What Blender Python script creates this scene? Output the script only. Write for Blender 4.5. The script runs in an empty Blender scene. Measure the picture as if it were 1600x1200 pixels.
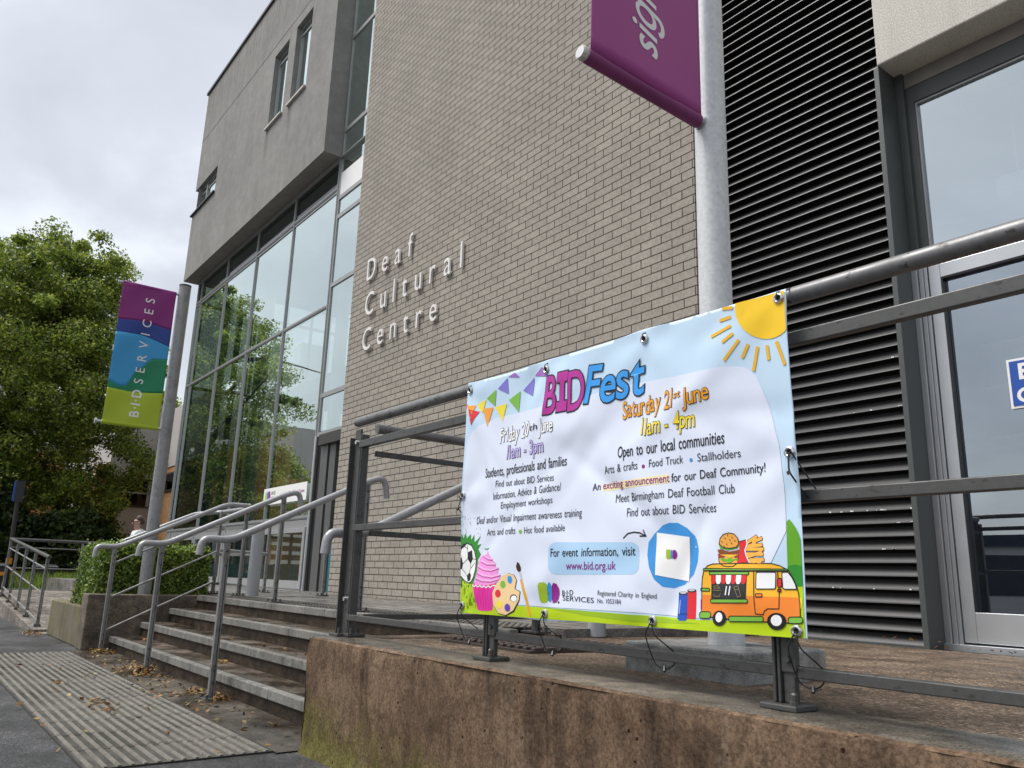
import bpy, bmesh, math, random
import numpy as np
from mathutils import Vector, Matrix
rad = math.radians
sc = bpy.context.scene
COL = sc.collection
# ------------------------------------------------------------------ camera, sky, sun, exposure
cam = bpy.data.cameras.new('camera'); camo = bpy.data.objects.new('camera', cam); COL.objects.link(camo)
P_, R_, Y_ = rad(13.7433), rad(1.79003), rad(53.0275)
fw = Vector((-math.sin(Y_)*math.cos(P_), math.cos(Y_)*math.cos(P_), math.sin(P_)))
ri = Vector((math.cos(Y_), math.sin(Y_), 0)); up = ri.cross(fw)
RR = math.cos(R_)*ri + math.sin(R_)*up; UU = -math.sin(R_)*ri + math.cos(R_)*up
camo.matrix_world = Matrix(((RR.x, UU.x, -fw.x, 0), (RR.y, UU.y, -fw.y, 0), (RR.z, UU.z, -fw.z, 0.769), (0, 0, 0, 1)))
cam.sensor_width = 36; cam.sensor_fit = 'HORIZONTAL'; cam.lens = 1253.24/1600*36
cam.clip_start = 0.05; cam.clip_end = 2000
sc.camera = camo
SUN_EL, SUN_AZ = 60, 195            # degrees; azimuth of the sun's direction in the ground plane (x axis = 0)
sdir = Vector((math.cos(rad(SUN_EL))*math.cos(rad(SUN_AZ+40)), math.cos(rad(SUN_EL))*math.sin(rad(SUN_AZ+40)), math.sin(rad(SUN_EL))))
sun = bpy.data.lights.new('sun', 'SUN'); suno = bpy.data.objects.new('sun', sun); COL.objects.link(suno)
sun.energy = 1.5; sun.angle = rad(34); sun.color = (1, 0.975, 0.94)
suno.rotation_euler = (-sdir).to_track_quat('-Z', 'Y').to_euler(); suno.location = (0, -10, 30)
w = bpy.data.worlds.new('World'); sc.world = w; w.use_nodes = True
nt = w.node_tree; nt.nodes.clear()
def wn(t, **k):
    n = nt.nodes.new(t)
    for a, b in k.items(): setattr(n, a, b)
    return n
sky = wn('ShaderNodeTexSky', sky_type='NISHITA', sun_disc=False, sun_elevation=rad(SUN_EL), sun_rotation=rad(90-SUN_AZ-40), dust_density=3.0)
bg1 = wn('ShaderNodeBackground'); bg1.inputs[1].default_value = 0.02
bg2 = wn('ShaderNodeBackground'); bg2.inputs[1].default_value = 0.585
add = wn('ShaderNodeAddShader'); out = wn('ShaderNodeOutputWorld')
tc = wn('ShaderNodeTexCoord'); sep = wn('ShaderNodeSeparateXYZ'); mz = wn('ShaderNodeMath', operation='ADD'); mz.inputs[1].default_value = 0.32
ab = wn('ShaderNodeMath', operation='ABSOLUTE')
dv = wn('ShaderNodeVectorMath', operation='DIVIDE'); cmb = wn('ShaderNodeCombineXYZ')
nt.links.new(tc.outputs['Generated'], sep.inputs[0]); nt.links.new(sep.outputs[2], ab.inputs[0]); nt.links.new(ab.outputs[0], mz.inputs[0])
for i in range(3): nt.links.new(mz.outputs[0], cmb.inputs[i])
nt.links.new(tc.outputs['Generated'], dv.inputs[0]); nt.links.new(cmb.outputs[0], dv.inputs[1])
no = wn('ShaderNodeTexNoise'); no.inputs['Scale'].default_value = 1.9; no.inputs['Detail'].default_value = 8; no.inputs['Roughness'].default_value = 0.52; no.inputs['Distortion'].default_value = 0.35
nt.links.new(dv.outputs[0], no.inputs['Vector'])
cr = wn('ShaderNodeValToRGB'); e = cr.color_ramp.elements
e[0].position = 0.30; e[0].color = (0.285, 0.290, 0.296, 1); e[1].position = 0.68; e[1].color = (0.555, 0.562, 0.568, 1)
m_ = cr.color_ramp.elements.new(0.5); m_.color = (0.385, 0.392, 0.40, 1)
nt.links.new(no.outputs[0], cr.inputs[0]); nt.links.new(cr.outputs[0], bg2.inputs[0]); nt.links.new(sky.outputs[0], bg1.inputs[0])
nt.links.new(bg1.outputs[0], add.inputs[0]); nt.links.new(bg2.outputs[0], add.inputs[1]); nt.links.new(add.outputs[0], out.inputs[0])
vs = sc.view_settings; vs.view_transform = 'Standard'; vs.look = 'None'; vs.gamma = 1; vs.exposure = 1.42; vs.use_curve_mapping = False
sc.cycles.transparent_max_bounces = 16
# ------------------------------------------------------------------ helpers
def tag(o, label=None, cat=None, group=None, kind=None):
    for k, v in (('label', label), ('category', cat), ('group', group), ('kind', kind)):
        if v: o[k] = v
    return o
WLOC = {}
def thing(name, label, cat, loc=(0, 0, 0), group=None):
    o = bpy.data.objects.new(name, None); COL.objects.link(o); o.location = loc; o.empty_display_size = 0.2
    WLOC[o] = Vector(loc)
    return tag(o, label, cat, group)
def link(o, parent):
    COL.objects.link(o)
    if parent is not None:
        o.parent = parent; o.location = -WLOC.get(parent, Vector((0, 0, 0)))
    WLOC[o] = Vector((0, 0, 0))
    return o
def copy_tree(o, parent=None):
    c = o.copy(); COL.objects.link(c); c.parent = parent
    for ch in [q for q in COL.objects if q.parent == o]: copy_tree(ch, c)
    return c
class MB:
    def __init__(s): s.v = []; s.f = []; s.m = []
    def add(s, v, f, m=0):
        b = len(s.v); s.v += [tuple(p) for p in v]; s.f += [tuple(b+i for i in q) for q in f]; s.m += [m]*len(f); return s
    def box(s, x0, x1, y0, y1, z0, z1, m=0):
        v = [(x, y, z) for z in (z0, z1) for y in (y0, y1) for x in (x0, x1)]
        return s.add(v, [(0, 2, 3, 1), (4, 5, 7, 6), (0, 1, 5, 4), (2, 6, 7, 3), (0, 4, 6, 2), (1, 3, 7, 5)], m)
    def quad(s, a, b, c, d, m=0): return s.add([a, b, c, d], [(0, 1, 2, 3)], m)
    def tube(s, pts, r, n=14, m=0, r1=None):
        pts = [Vector(p) for p in pts]; k = len(pts); rings = []
        t0 = (pts[1]-pts[0]).normalized(); ref = Vector((0, 0, 1)) if abs(t0.z) < .9 else Vector((1, 0, 0))
        for i, p in enumerate(pts):
            a = pts[max(i-1, 0)]; b = pts[min(i+1, k-1)]; t = (b-a).normalized()
            u = t.cross(ref); u = u.normalized() if u.length > 1e-4 else Vector((1, 0, 0)); vv = u.cross(t)
            ref = vv if vv.length > .5 else ref
            rr = r if r1 is None else r+(r1-r)*i/(k-1)
            rings.append([p+(u*math.cos(2*math.pi*j/n)+vv*math.sin(2*math.pi*j/n))*rr for j in range(n)])
        v = [q for g in rings for q in g]
        f = [(i*n+j, i*n+(j+1) % n, (i+1)*n+(j+1) % n, (i+1)*n+j) for i in range(k-1) for j in range(n)]
        f += [tuple(range(n-1, -1, -1)), tuple((k-1)*n+j for j in range(n))]
        return s.add(v, f, m)
    def prism(s, pts, x0, x1, m=0):
        """polygon of (y, z) points extruded along x"""
        n = len(pts); v = [(x0, y, z) for y, z in pts]+[(x1, y, z) for y, z in pts]
        return s.add(v, [tuple(range(n)), tuple(range(2*n-1, n-1, -1))]+[(i, i+n, (i+1) % n+n, (i+1) % n) for i in range(n)], m)
    def build(s, name, mats, parent=None, smooth=False, bevel=0, seg=2, fix=True):
        me = bpy.data.meshes.new(name); me.from_pydata(s.v, [], s.f)
        if not isinstance(mats, (list, tuple)): mats = [mats]
        for q in mats: me.materials.append(q)
        me.polygons.foreach_set('material_index', s.m)
        if fix:
            bm = bmesh.new(); bm.from_mesh(me); bmesh.ops.recalc_face_normals(bm, faces=bm.faces); bm.to_mesh(me); bm.free()
        o = bpy.data.objects.new(name, me); link(o, parent)
        if smooth:
            me.polygons.foreach_set('use_smooth', [True]*len(me.polygons)); me.set_sharp_from_angle(angle=rad(38))
        if bevel:
            b = o.modifiers.new('bevel', 'BEVEL'); b.width = bevel; b.segments = seg; b.limit_method = 'ANGLE'; b.angle_limit = rad(40)
        return o
def fillet(pts, r, n=6):
    pts = [Vector(p) for p in pts]; o = [pts[0]]
    for i in range(1, len(pts)-1):
        p = pts[i]; a = (pts[i-1]-p); b = (pts[i+1]-p); d = min(r, a.length*.49, b.length*.49)
        A = p+a.normalized()*d; B = p+b.normalized()*d
        for j in range(n+1):
            t = j/n; o.append(A*(1-t)**2+p*2*t*(1-t)+B*t*t)
    return o+[pts[-1]]
def struct(o, kind='structure'): o['kind'] = kind; return o
# ------------------------------------------------------------------ materials
def hexc(h): 
    c = [int(h[i:i+2], 16)/255 for i in (0, 2, 4)]
    return tuple((x/12.92 if x <= .04045 else ((x+.055)/1.055)**2.4) for x in c)+(1,)
class NM:
    def __init__(s, name):
        s.m = bpy.data.materials.new(name); s.m.use_nodes = True; s.t = s.m.node_tree; s.b = s.t.nodes['Principled BSDF']; s.o = s.t.nodes['Material Output']
        s.tc = s.n('ShaderNodeTexCoord')
    def n(s, t, **k):
        q = s.t.nodes.new(t)
        for a, b in k.items(): setattr(q, a, b)
        return q
    def l(s, a, b): s.t.links.new(a, b)
    def co(s, scale=(1, 1, 1)):
        q = s.n('ShaderNodeMapping'); q.inputs['Scale'].default_value = scale; s.l(s.tc.outputs['Object'], q.inputs[0]); return q.outputs[0]
    def noise(s, scale, detail=5, rough=.55, stretch=(1, 1, 1), dist=0, vec=None):
        q = s.n('ShaderNodeTexNoise'); q.inputs['Scale'].default_value = scale; q.inputs['Detail'].default_value = detail; q.inputs['Roughness'].default_value = rough; q.inputs['Distortion'].default_value = dist
        s.l(vec if vec is not None else s.co(stretch), q.inputs['Vector']); return q.outputs[0]
    def ramp(s, fac, stops):
        q = s.n('ShaderNodeValToRGB'); e = q.color_ramp.elements
        while len(e) < len(stops): e.new(.5)
        for x, (p, c) in zip(e, stops):
            x.position = p; x.color = c if isinstance(c, tuple) else (c, c, c, 1)
        s.l(fac, q.inputs[0]); return q.outputs[0]
    def mix(s, fac, a, b, mode='MIX'):
        q = s.n('ShaderNodeMix', data_type='RGBA', blend_type=mode)
        for i, x in ((0, fac), (6, a), (7, b)):
            if isinstance(x, (int, float)): q.inputs[i].default_value = x
            elif isinstance(x, tuple): q.inputs[i].default_value = x
            else: s.l(x, q.inputs[i])
        return q.outputs[2]
    def math(s, op, a, b=None):
        q = s.n('ShaderNodeMath', operation=op)
        for i, x in ((0, a), (1, b)):
            if x is None: continue
            if isinstance(x, (int, float)): q.inputs[i].default_value = x
            else: s.l(x, q.inputs[i])
        return q.outputs[0]
    def bump(s, h, strength=.3, dist=.01):
        q = s.n('ShaderNodeBump'); q.inputs['Strength'].default_value = strength; q.inputs['Distance'].default_value = dist; s.l(h, q.inputs['Height']); s.l(q.outputs[0], s.b.inputs['Normal']); return q
    def col(s, c):
        if isinstance(c, tuple): s.b.inputs['Base Color'].default_value = c
        else: s.l(c, s.b.inputs['Base Color'])
    def rough(s, r):
        if isinstance(r, (int, float)): s.b.inputs['Roughness'].default_value = r
        else: s.l(r, s.b.inputs['Roughness'])
    def metal(s, v): s.b.inputs['Metallic'].default_value = v
    def xyz(s):
        q = s.n('ShaderNodeSeparateXYZ'); s.l(s.tc.outputs['Object'], q.inputs[0]); return q.outputs
def g(v): return (v, v, v, 1)
def plain(name, c, rough=.5, metal=0, vary=.12, scale=6, bump=0, bscale=60):
    m = NM(name); n = m.noise(scale, 6)
    d = tuple(x*(1-vary) for x in c[:3])+(1,); l_ = tuple(min(1, x*(1+vary)) for x in c[:3])+(1,)
    m.col(m.ramp(n, [(.3, d), (.7, l_)])); m.rough(rough); m.metal(metal)
    if bump: m.bump(m.noise(bscale, 4), bump, .005)
    return m.m
def m_brick():
    m = NM('beige_brick'); s = m.xyz(); cx = m.n('ShaderNodeCombineXYZ')
    m.l(m.math('ADD', s[0], m.math('MULTIPLY', s[1], 1.0)), cx.inputs[0]); m.l(s[2], cx.inputs[1])
    b = m.n('ShaderNodeTexBrick'); m.l(cx.outputs[0], b.inputs['Vector'])
    b.offset = .5; b.inputs['Scale'].default_value = 1; b.inputs['Brick Width'].default_value = .2325; b.inputs['Row Height'].default_value = .0785; b.inputs['Mortar Size'].default_value = .0052; b.inputs['Mortar Smooth'].default_value = .15; b.inputs['Bias'].default_value = -.1
    b.inputs['Color1'].default_value = (.298, .272, .236, 1); b.inputs['Color2'].default_value = (.338, .309, .268, 1); b.inputs['Mortar'].default_value = (.062, .054, .045, 1)
    v = m.noise(1.1, 5); f = m.noise(45, 4)
    c = m.mix(1.0, b.outputs[0], m.ramp(v, [(.36, .95), (.64, 1.04)]), 'MULTIPLY')
    c = m.mix(1.0, c, m.ramp(f, [(.36, .88), (.64, 1.12)]), 'MULTIPLY')
    c = m.mix(1.0, c, m.ramp(m.noise(1.6, 7, .7, (2.2, 2.2, .12)), [(.36, .955), (.6, 1.01)]), 'MULTIPLY'); m.col(c); m.rough(.85)
    h = m.math('SUBTRACT', m.math('MULTIPLY', f, .12), b.outputs['Fac']); m.bump(h, .7, .006); return m.m
def m_concrete(name, c0, c1, streak=.25, grain=90, gb=.15):
    m = NM(name); st = m.noise(2.6, 6, .6, (3.5, 3.5, .22)); a = m.noise(.7, 5); f = m.noise(grain, 3)
    c = m.mix(m.ramp(a, [(.35, 0.), (.65, 1.)]), c0, c1)
    c = m.mix(1.0, c, m.ramp(st, [(.3, 1-streak), (.6, 1.04)]), 'MULTIPLY'); c = m.mix(1.0, c, m.ramp(f, [(.38, .80), (.62, 1.18)]), 'MULTIPLY')
    m.col(c); m.rough(.9); m.bump(f, gb, .004); return m.m
def m_wall():
    m = NM('brown_stained_concrete'); s = m.xyz()
    big = m.noise(1.3, 6, .6); st = m.noise(3.2, 9, .72, (3.4, 3.4, .26), .25); fine = m.noise(95, 5, .75); mid = m.noise(14, 9, .78, (1.1, 1.1, .9)); mo = m.noise(5.5, 9, .82, (1.6, 1.6, .7))
    c = m.ramp(big, [(.34, (.092, .060, .039, 1)), (.5, (.134, .088, .057, 1)), (.66, (.172, .118, .078, 1))])
    c = m.mix(m.ramp(st, [(.48, 0.), (.64, .6)]), c, (.03, .019, .015, 1))
    c = m.mix(m.ramp(m.noise(2.1, 8, .7, (2.6, 2.6, .5)), [(.57, 0.), (.72, .5)]), c, (.21, .17, .125, 1))
    lo = m.math('SUBTRACT', m.math('MULTIPLY', s[0], -.19), m.math('MULTIPLY', s[2], 1.7))     # more moss low down and towards the corner
    mk = m.math('ADD', m.math('MULTIPLY', mo, 1.5), lo)
    c = m.mix(m.ramp(m.math('MULTIPLY', mk, .5), [(.46, 0.), (.66, .8)]), c, (.12, .11, .028, 1))
    c = m.mix(1.0, c, m.ramp(mid, [(.38, .62), (.64, 1.32)]), 'MULTIPLY'); c = m.mix(1.0, c, m.ramp(fine, [(.40, .66), (.60, 1.36)]), 'MULTIPLY')
    v = m.n('ShaderNodeTexVoronoi'); v.inputs['Scale'].default_value = 26; m.l(m.co(), v.inputs['Vector'])
    pit = m.ramp(v.outputs['Distance'], [(.10, 0.), (.17, 1.)])
    pm = m.ramp(m.noise(9, 3), [(.54, 1.), (.58, 0.)]); pit = m.math('MAXIMUM', pit, pm)
    c = m.mix(1.0, c, m.mix(pit, (.16, .14, .12, 1), g(1)), 'MULTIPLY'); m.col(c); m.rough(m.ramp(st, [(.4, .72), (.7, .9)]))
    h = m.math('ADD', m.math('MULTIPLY', mid, .9), m.math('ADD', m.math('MULTIPLY', fine, .35), m.math('MULTIPLY', pit, .8))); m.bump(h, .55, .006); return m.m
def m_wet(name, c0, c1, r0=.18, r1=.7, scale=1.6, grain=150, gb=.2, stretch=(1, 1, 1), speck=None):
    m = NM(name); a = m.noise(scale, 6, .6, stretch); f = m.noise(grain, 3); b2 = m.noise(scale*5, 6, .65)
    c = m.ramp(a, [(.32, c0), (.66, c1)]); c = m.mix(1.0, c, m.ramp(b2, [(.38, .62), (.62, 1.32)]), 'MULTIPLY'); c = m.mix(1.0, c, m.ramp(f, [(.4, .62), (.6, 1.4)]), 'MULTIPLY')
    if speck:
        v = m.n('ShaderNodeTexVoronoi'); v.inputs['Scale'].default_value = speck; m.l(m.co(), v.inputs['Vector']); q = m.n('ShaderNodeSeparateColor'); m.l(v.outputs['Color'], q.inputs[0])
        c = m.mix(1.0, c, m.ramp(q.outputs[0], [(.0, .45), (.55, .95), (.9, 1.5), (1., 2.6)]), 'MULTIPLY')
        f = m.math('ADD', f, m.math('MULTIPLY', v.outputs['Distance'], -1.2))
    m.col(c); m.rough(m.ramp(a, [(.35, r0), (.62, r1)])); m.bump(f, gb, .004); return m.m
def m_glass(name, tint, ior=1.75, rough=0.0, gl=(1, 1, 1, 1), k=1.0, k0=0.0):
    m = NM(name); m.t.nodes.remove(m.b); tr = m.n('ShaderNodeBsdfTransparent'); tr.inputs[0].default_value = tint
    gs = m.n('ShaderNodeBsdfGlossy'); gs.inputs['Roughness'].default_value = rough; gs.inputs['Color'].default_value = gl
    fr = m.n('ShaderNodeFresnel'); fr.inputs[0].default_value = ior
    bp = m.n('ShaderNodeBump'); bp.inputs['Strength'].default_value = .012; bp.inputs['Distance'].default_value = .05; m.l(m.noise(1.3, 1), bp.inputs['Height']); m.l(bp.outputs[0], gs.inputs['Normal'])
    mx = m.n('ShaderNodeMixShader'); m.l(m.math('ADD', m.math('MULTIPLY', fr.outputs[0], k), k0), mx.inputs[0]); m.l(tr.outputs[0], mx.inputs[1]); m.l(gs.outputs[0], mx.inputs[2]); m.l(mx.outputs[0], m.o.inputs[0]); return m.m
def m_leaf(name, cols, trans=.35):
    m = NM(name); ge = m.n('ShaderNodeNewGeometry'); k = len(cols)
    c = m.ramp(ge.outputs['Random Per Island'], [((i+.5)/k, tuple(x)+(1,)) for i, x in enumerate(cols)])
    c = m.mix(1.0, c, m.ramp(m.noise(.9, 3), [(.3, .75), (.7, 1.25)]), 'MULTIPLY')
    m.col(c); m.rough(.5); tl = m.n('ShaderNodeBsdfTranslucent'); m.l(c, tl.inputs[0]); mx = m.n('ShaderNodeMixShader'); mx.inputs[0].default_value = trans
    m.l(m.b.outputs[0], mx.inputs[1]); m.l(tl.outputs[0], mx.inputs[2]); m.l(mx.outputs[0], m.o.inputs[0]); return m.m
def m_rail(name, c, metal=.35, rough=.42, dirt=.5):
    m = NM(name); a = m.noise(9, 6, .65); b = m.noise(60, 4)
    cc = m.mix(m.ramp(a, [(.52, 0.), (.68, dirt)]), c, (.05, .048, .042, 1)); cc = m.mix(m.ramp(m.noise(48, 3, .6, (.6, 1, 1)), [(.62, 0.), (.66, dirt*1.3)]), cc, (.03, .028, .025, 1)); cc = m.mix(1.0, cc, m.ramp(b, [(.3, .88), (.7, 1.1)]), 'MULTIPLY')
    m.col(cc); m.metal(metal); m.rough(m.ramp(a, [(.4, rough), (.7, rough+.2)])); m.bump(b, .05, .002); return m.m
M = dict(
 brick=m_brick(), box=m_concrete('grey_render', (.215, .208, .19, 1), (.255, .247, .228, 1), .16, 70, .2), roughcast=m_concrete('pale_roughcast', (.52, .50, .45, 1), (.60, .575, .52, 1), .08, 110, .5),
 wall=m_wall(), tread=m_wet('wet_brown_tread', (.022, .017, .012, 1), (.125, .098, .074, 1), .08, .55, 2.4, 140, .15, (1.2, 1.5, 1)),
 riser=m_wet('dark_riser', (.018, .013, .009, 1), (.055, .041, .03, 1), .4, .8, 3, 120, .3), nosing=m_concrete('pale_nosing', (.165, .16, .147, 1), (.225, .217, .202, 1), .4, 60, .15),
 landing=m_wet('grey_paving', (.10, .094, .086, 1), (.19, .18, .165, 1), .2, .6, 1.4, 120, .15), agg=m_wet('brown_aggregate', (.088, .062, .042, 1), (.165, .122, .088, 1), .28, .75, .9, 220, .6, speck=120),
 coping=m_wet('wet_coping', (.075, .068, .056, 1), (.135, .115, .09, 1), .15, .55, 2.0, 140, .2, (.5, 1.6, 1)),
 asphalt=m_wet('asphalt', (.036, .036, .038, 1), (.066, .066, .068, 1), .28, .55, .8, 260, .5, speck=170), apron=m_wet('wet_apron', (.018, .014, .011, 1), (.10, .084, .066, 1), .07, .5, 2.2, 160, .2, (.8, 1, 1)),
 tactile=m_wet('tactile_concrete', (.044, .041, .034, 1), (.08, .075, .063, 1), .25, .6, 1.3, 130, .25), rib=m_concrete('tactile_rib', (.155, .147, .128, 1), (.20, .19, .168, 1), .15, 60, .1),
 joint=plain('dark_joint', (.03, .028, .024, 1), .9), ramp=m_wet('ramp_paving', (.12, .1, .085, 1), (.2, .175, .15, 1), .35, .7, 1.5, 140, .3, speck=70), 
 rail=m_rail('grey_handrail', (.33, .335, .345, 1), .2, .28, .08), galv=m_rail('dark_galvanised', (.082, .082, .08, 1), .35, .4, .5), galvtop=m_rail('galvanised_tube', (.17, .17, .172, 1), .3, .36, .55), post=m_rail('weathered_post', (.225, .225, .222, 1), .3, .45, .45),
 pole=m_rail('pale_pole', (.60, .62, .63, 1), .1, .38, .06), polel=m_rail('grey_pole', (.27, .275, .28, 1), .2, .42, .35), alu=plain('aluminium', (.50, .515, .53, 1), .32, .55, .05), mull=plain('mullion_grey', (.33, .335, .335, 1), .38, .4, .05),
 darkframe=plain('dark_frame', (.068, .076, .074, 1), .45, .1, .06), louvre=plain('louvre_metal', (.055, .055, .056, 1), .42, .25, .1, 3), black=plain('black_void', (.008, .008, .008, 1), .9), steel=plain('bright_steel', (.6, .6, .6, 1), .22, .9),
 cap=plain('dark_cap', (.04, .038, .036, 1), .5), glass=m_glass('curtain_glass', (.86, .97, .93, 1), 1.9, gl=(.90, 1, .965, 1), k=1.4, k0=.40), glass2=m_glass('door_glass', (.72, .79, .84, 1), 1.6, gl=(.84, .92, 1, 1), k=1.2, k0=.34), glass4=m_glass('fanlight_glass', (.80, .88, .90, 1), 1.6, gl=(.88, .97, 1, 1), k=1.2, k0=.50), glass3=m_glass('low_glass', (.45, .5, .5, 1), 1.5, gl=(.8, .9, .9, 1), k=1.1, k0=.06), glassd=m_glass('dark_glass', (.28, .31, .30, 1), 1.4), 
 white=plain('white_paint', (.78, .78, .77, 1), .6, 0, .02), inwall=plain('lobby_wall', (.84, .88, .86, 1), .7, 0, .04, 1), infloor=plain('lobby_floor', (.25, .24, .22, 1), .35), indark=plain('lobby_dark', (.16, .22, .2, 1), .6), teal=plain('teal_panel', (.02, .13, .17, 1), .4),
 frost=plain('frosted_strip', (.38, .55, .5, 1), .6), letter=plain('sign_letter', (.74, .72, .69, 1), .4, .1, .04), soffit=plain('soffit', (.24, .225, .21, 1), .8),
 bollard=plain('bollard_grey', (.36, .38, .40, 1), .4, .1, .05), greypanel=plain('grey_cladding', (.50, .475, .465, 1), .6, 0, .06, 1), rubber=plain('black_tie', (.012, .012, .013, 1), .4), bark=plain('bark', (.045, .036, .028, 1), .9, 0, .4, 8, .5, 20), bluesign=plain('blue_sign', (.015, .075, .36, 1), .35, 0, .02),
 orangeb=plain('orange_band', (.65, .26, .015, 1), .5), blackp=plain('black_plastic', (.02, .02, .024, 1), .45), soil=plain('soil', (.05, .04, .028, 1), .95),
 leaf=m_leaf('lime_tree_leaf', [(.065, .11, .017), (.135, .208, .029), (.235, .31, .042), (.37, .41, .065)], .45), leafd=m_leaf('dark_leaf', [(.025, .05, .012), (.045, .085, .018), (.075, .125, .026)]), hedge=m_leaf('hedge_leaf', [(.05, .10, .016), (.10, .175, .026), (.18, .27, .04), (.28, .36, .06)]), grass=m_leaf('grass_blade', [(.10, .17, .02), (.17, .26, .035), (.26, .33, .06)]),
 litter=m_leaf('dead_leaf', [(.13, .05, .014), (.26, .11, .022), (.34, .20, .04), (.08, .04, .016), (.26, .21, .07), (.05, .03, .014)], .1), core=plain('hedge_shade_core', (.012, .02, .006, 1), .95))
def m_obrick():
    m = NM('orange_brick'); s = m.xyz(); cx = m.n('ShaderNodeCombineXYZ'); m.l(m.math('ADD', s[0], s[1]), cx.inputs[0]); m.l(s[2], cx.inputs[1])
    b = m.n('ShaderNodeTexBrick'); m.l(cx.outputs[0], b.inputs['Vector']); b.inputs['Scale'].default_value = 1; b.inputs['Brick Width'].default_value = .235; b.inputs['Row Height'].default_value = .076; b.inputs['Mortar Size'].default_value = .005
    b.inputs['Color1'].default_value = (.40, .17, .06, 1); b.inputs['Color2'].default_value = (.50, .25, .09, 1); b.inputs['Mortar'].default_value = (.36, .25, .15, 1); m.col(b.outputs[0]); m.rough(.9); return m.m
M['obrick'] = m_obrick()
def m_streaked():
    """render of the upper storey: faint vertical weather streaks and stains under the two sills"""
    m = NM('streaked_render'); s = m.xyz(); st = m.noise(2.2, 8, .7, (2.2, 2.2, .3)); a = m.noise(.6, 5); f = m.noise(55, 4, .7); md = m.noise(5, 7, .7)
    c = m.mix(m.ramp(a, [(.35, 0.), (.65, 1.)]), (.228, .224, .213, 1), (.265, .26, .247, 1)); c = m.mix(1.0, c, m.ramp(st, [(.3, .90), (.62, 1.04)]), 'MULTIPLY')
    st2 = m.noise(5.5, 6, .6, (4, 4, .1)); topm = m.ramp(m.math('SUBTRACT', s[2], 11.5), [(.0, 0.), (.9, 1.)])
    c = m.mix(m.math('MULTIPLY', topm, m.ramp(st2, [(.48, 0.), (.6, .45)])), c, (.12, .112, .1, 1))
    for sx in (-14.95, -13.78):
        dx = m.math('ABSOLUTE', m.math('SUBTRACT', s[0], sx+.05)); k = m.math('MULTIPLY', m.ramp(dx, [(.03, 1.), (.16, 0.)]), m.ramp(m.math('SUBTRACT', 9.62, s[2]), [(.0, 0.), (.03, .8), (.95, 0.)]))
        c = m.mix(m.math('MULTIPLY', k, .7), c, (.09, .083, .074, 1))
    c = m.mix(1.0, c, m.ramp(f, [(.38, .86), (.62, 1.12)]), 'MULTIPLY'); c = m.mix(1.0, c, m.ramp(md, [(.38, .90), (.62, 1.07)]), 'MULTIPLY'); m.col(c); m.rough(.9); m.bump(m.math('ADD', f, md), .2, .004); return m.m
M['streak'] = m_streaked()
for k_, v_ in dict(riser=.12, asphalt=.35, wall=.12, brick=.15, streak=.15, agg=.25, roughcast=.15, nosing=.2, rib=.2, coping=.3, tread=.4, soffit=.1).items(): M[k_].node_tree.nodes['Principled BSDF'].inputs['Specular IOR Level'].default_value = v_
EDGE={'tl': (-2.555,1.5164),'tr': (-1.1195,1.5106),'br': (-1.1101,.6584),'bl': (-2.541,.6463),'ml': (-2.5627,1.0759),'mr': (-1.1166,1.0909)}
EYE=[(-2.5348,1.4832),(-2.0777,1.4814),(-1.6079,1.4857),(-1.1404,1.4894),(-2.5496,1.0751),(-1.1342,1.0927),(-2.5285,.674),(-2.0588,.6679),(-1.5863,.6726),(-1.1347,.675)]
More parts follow.
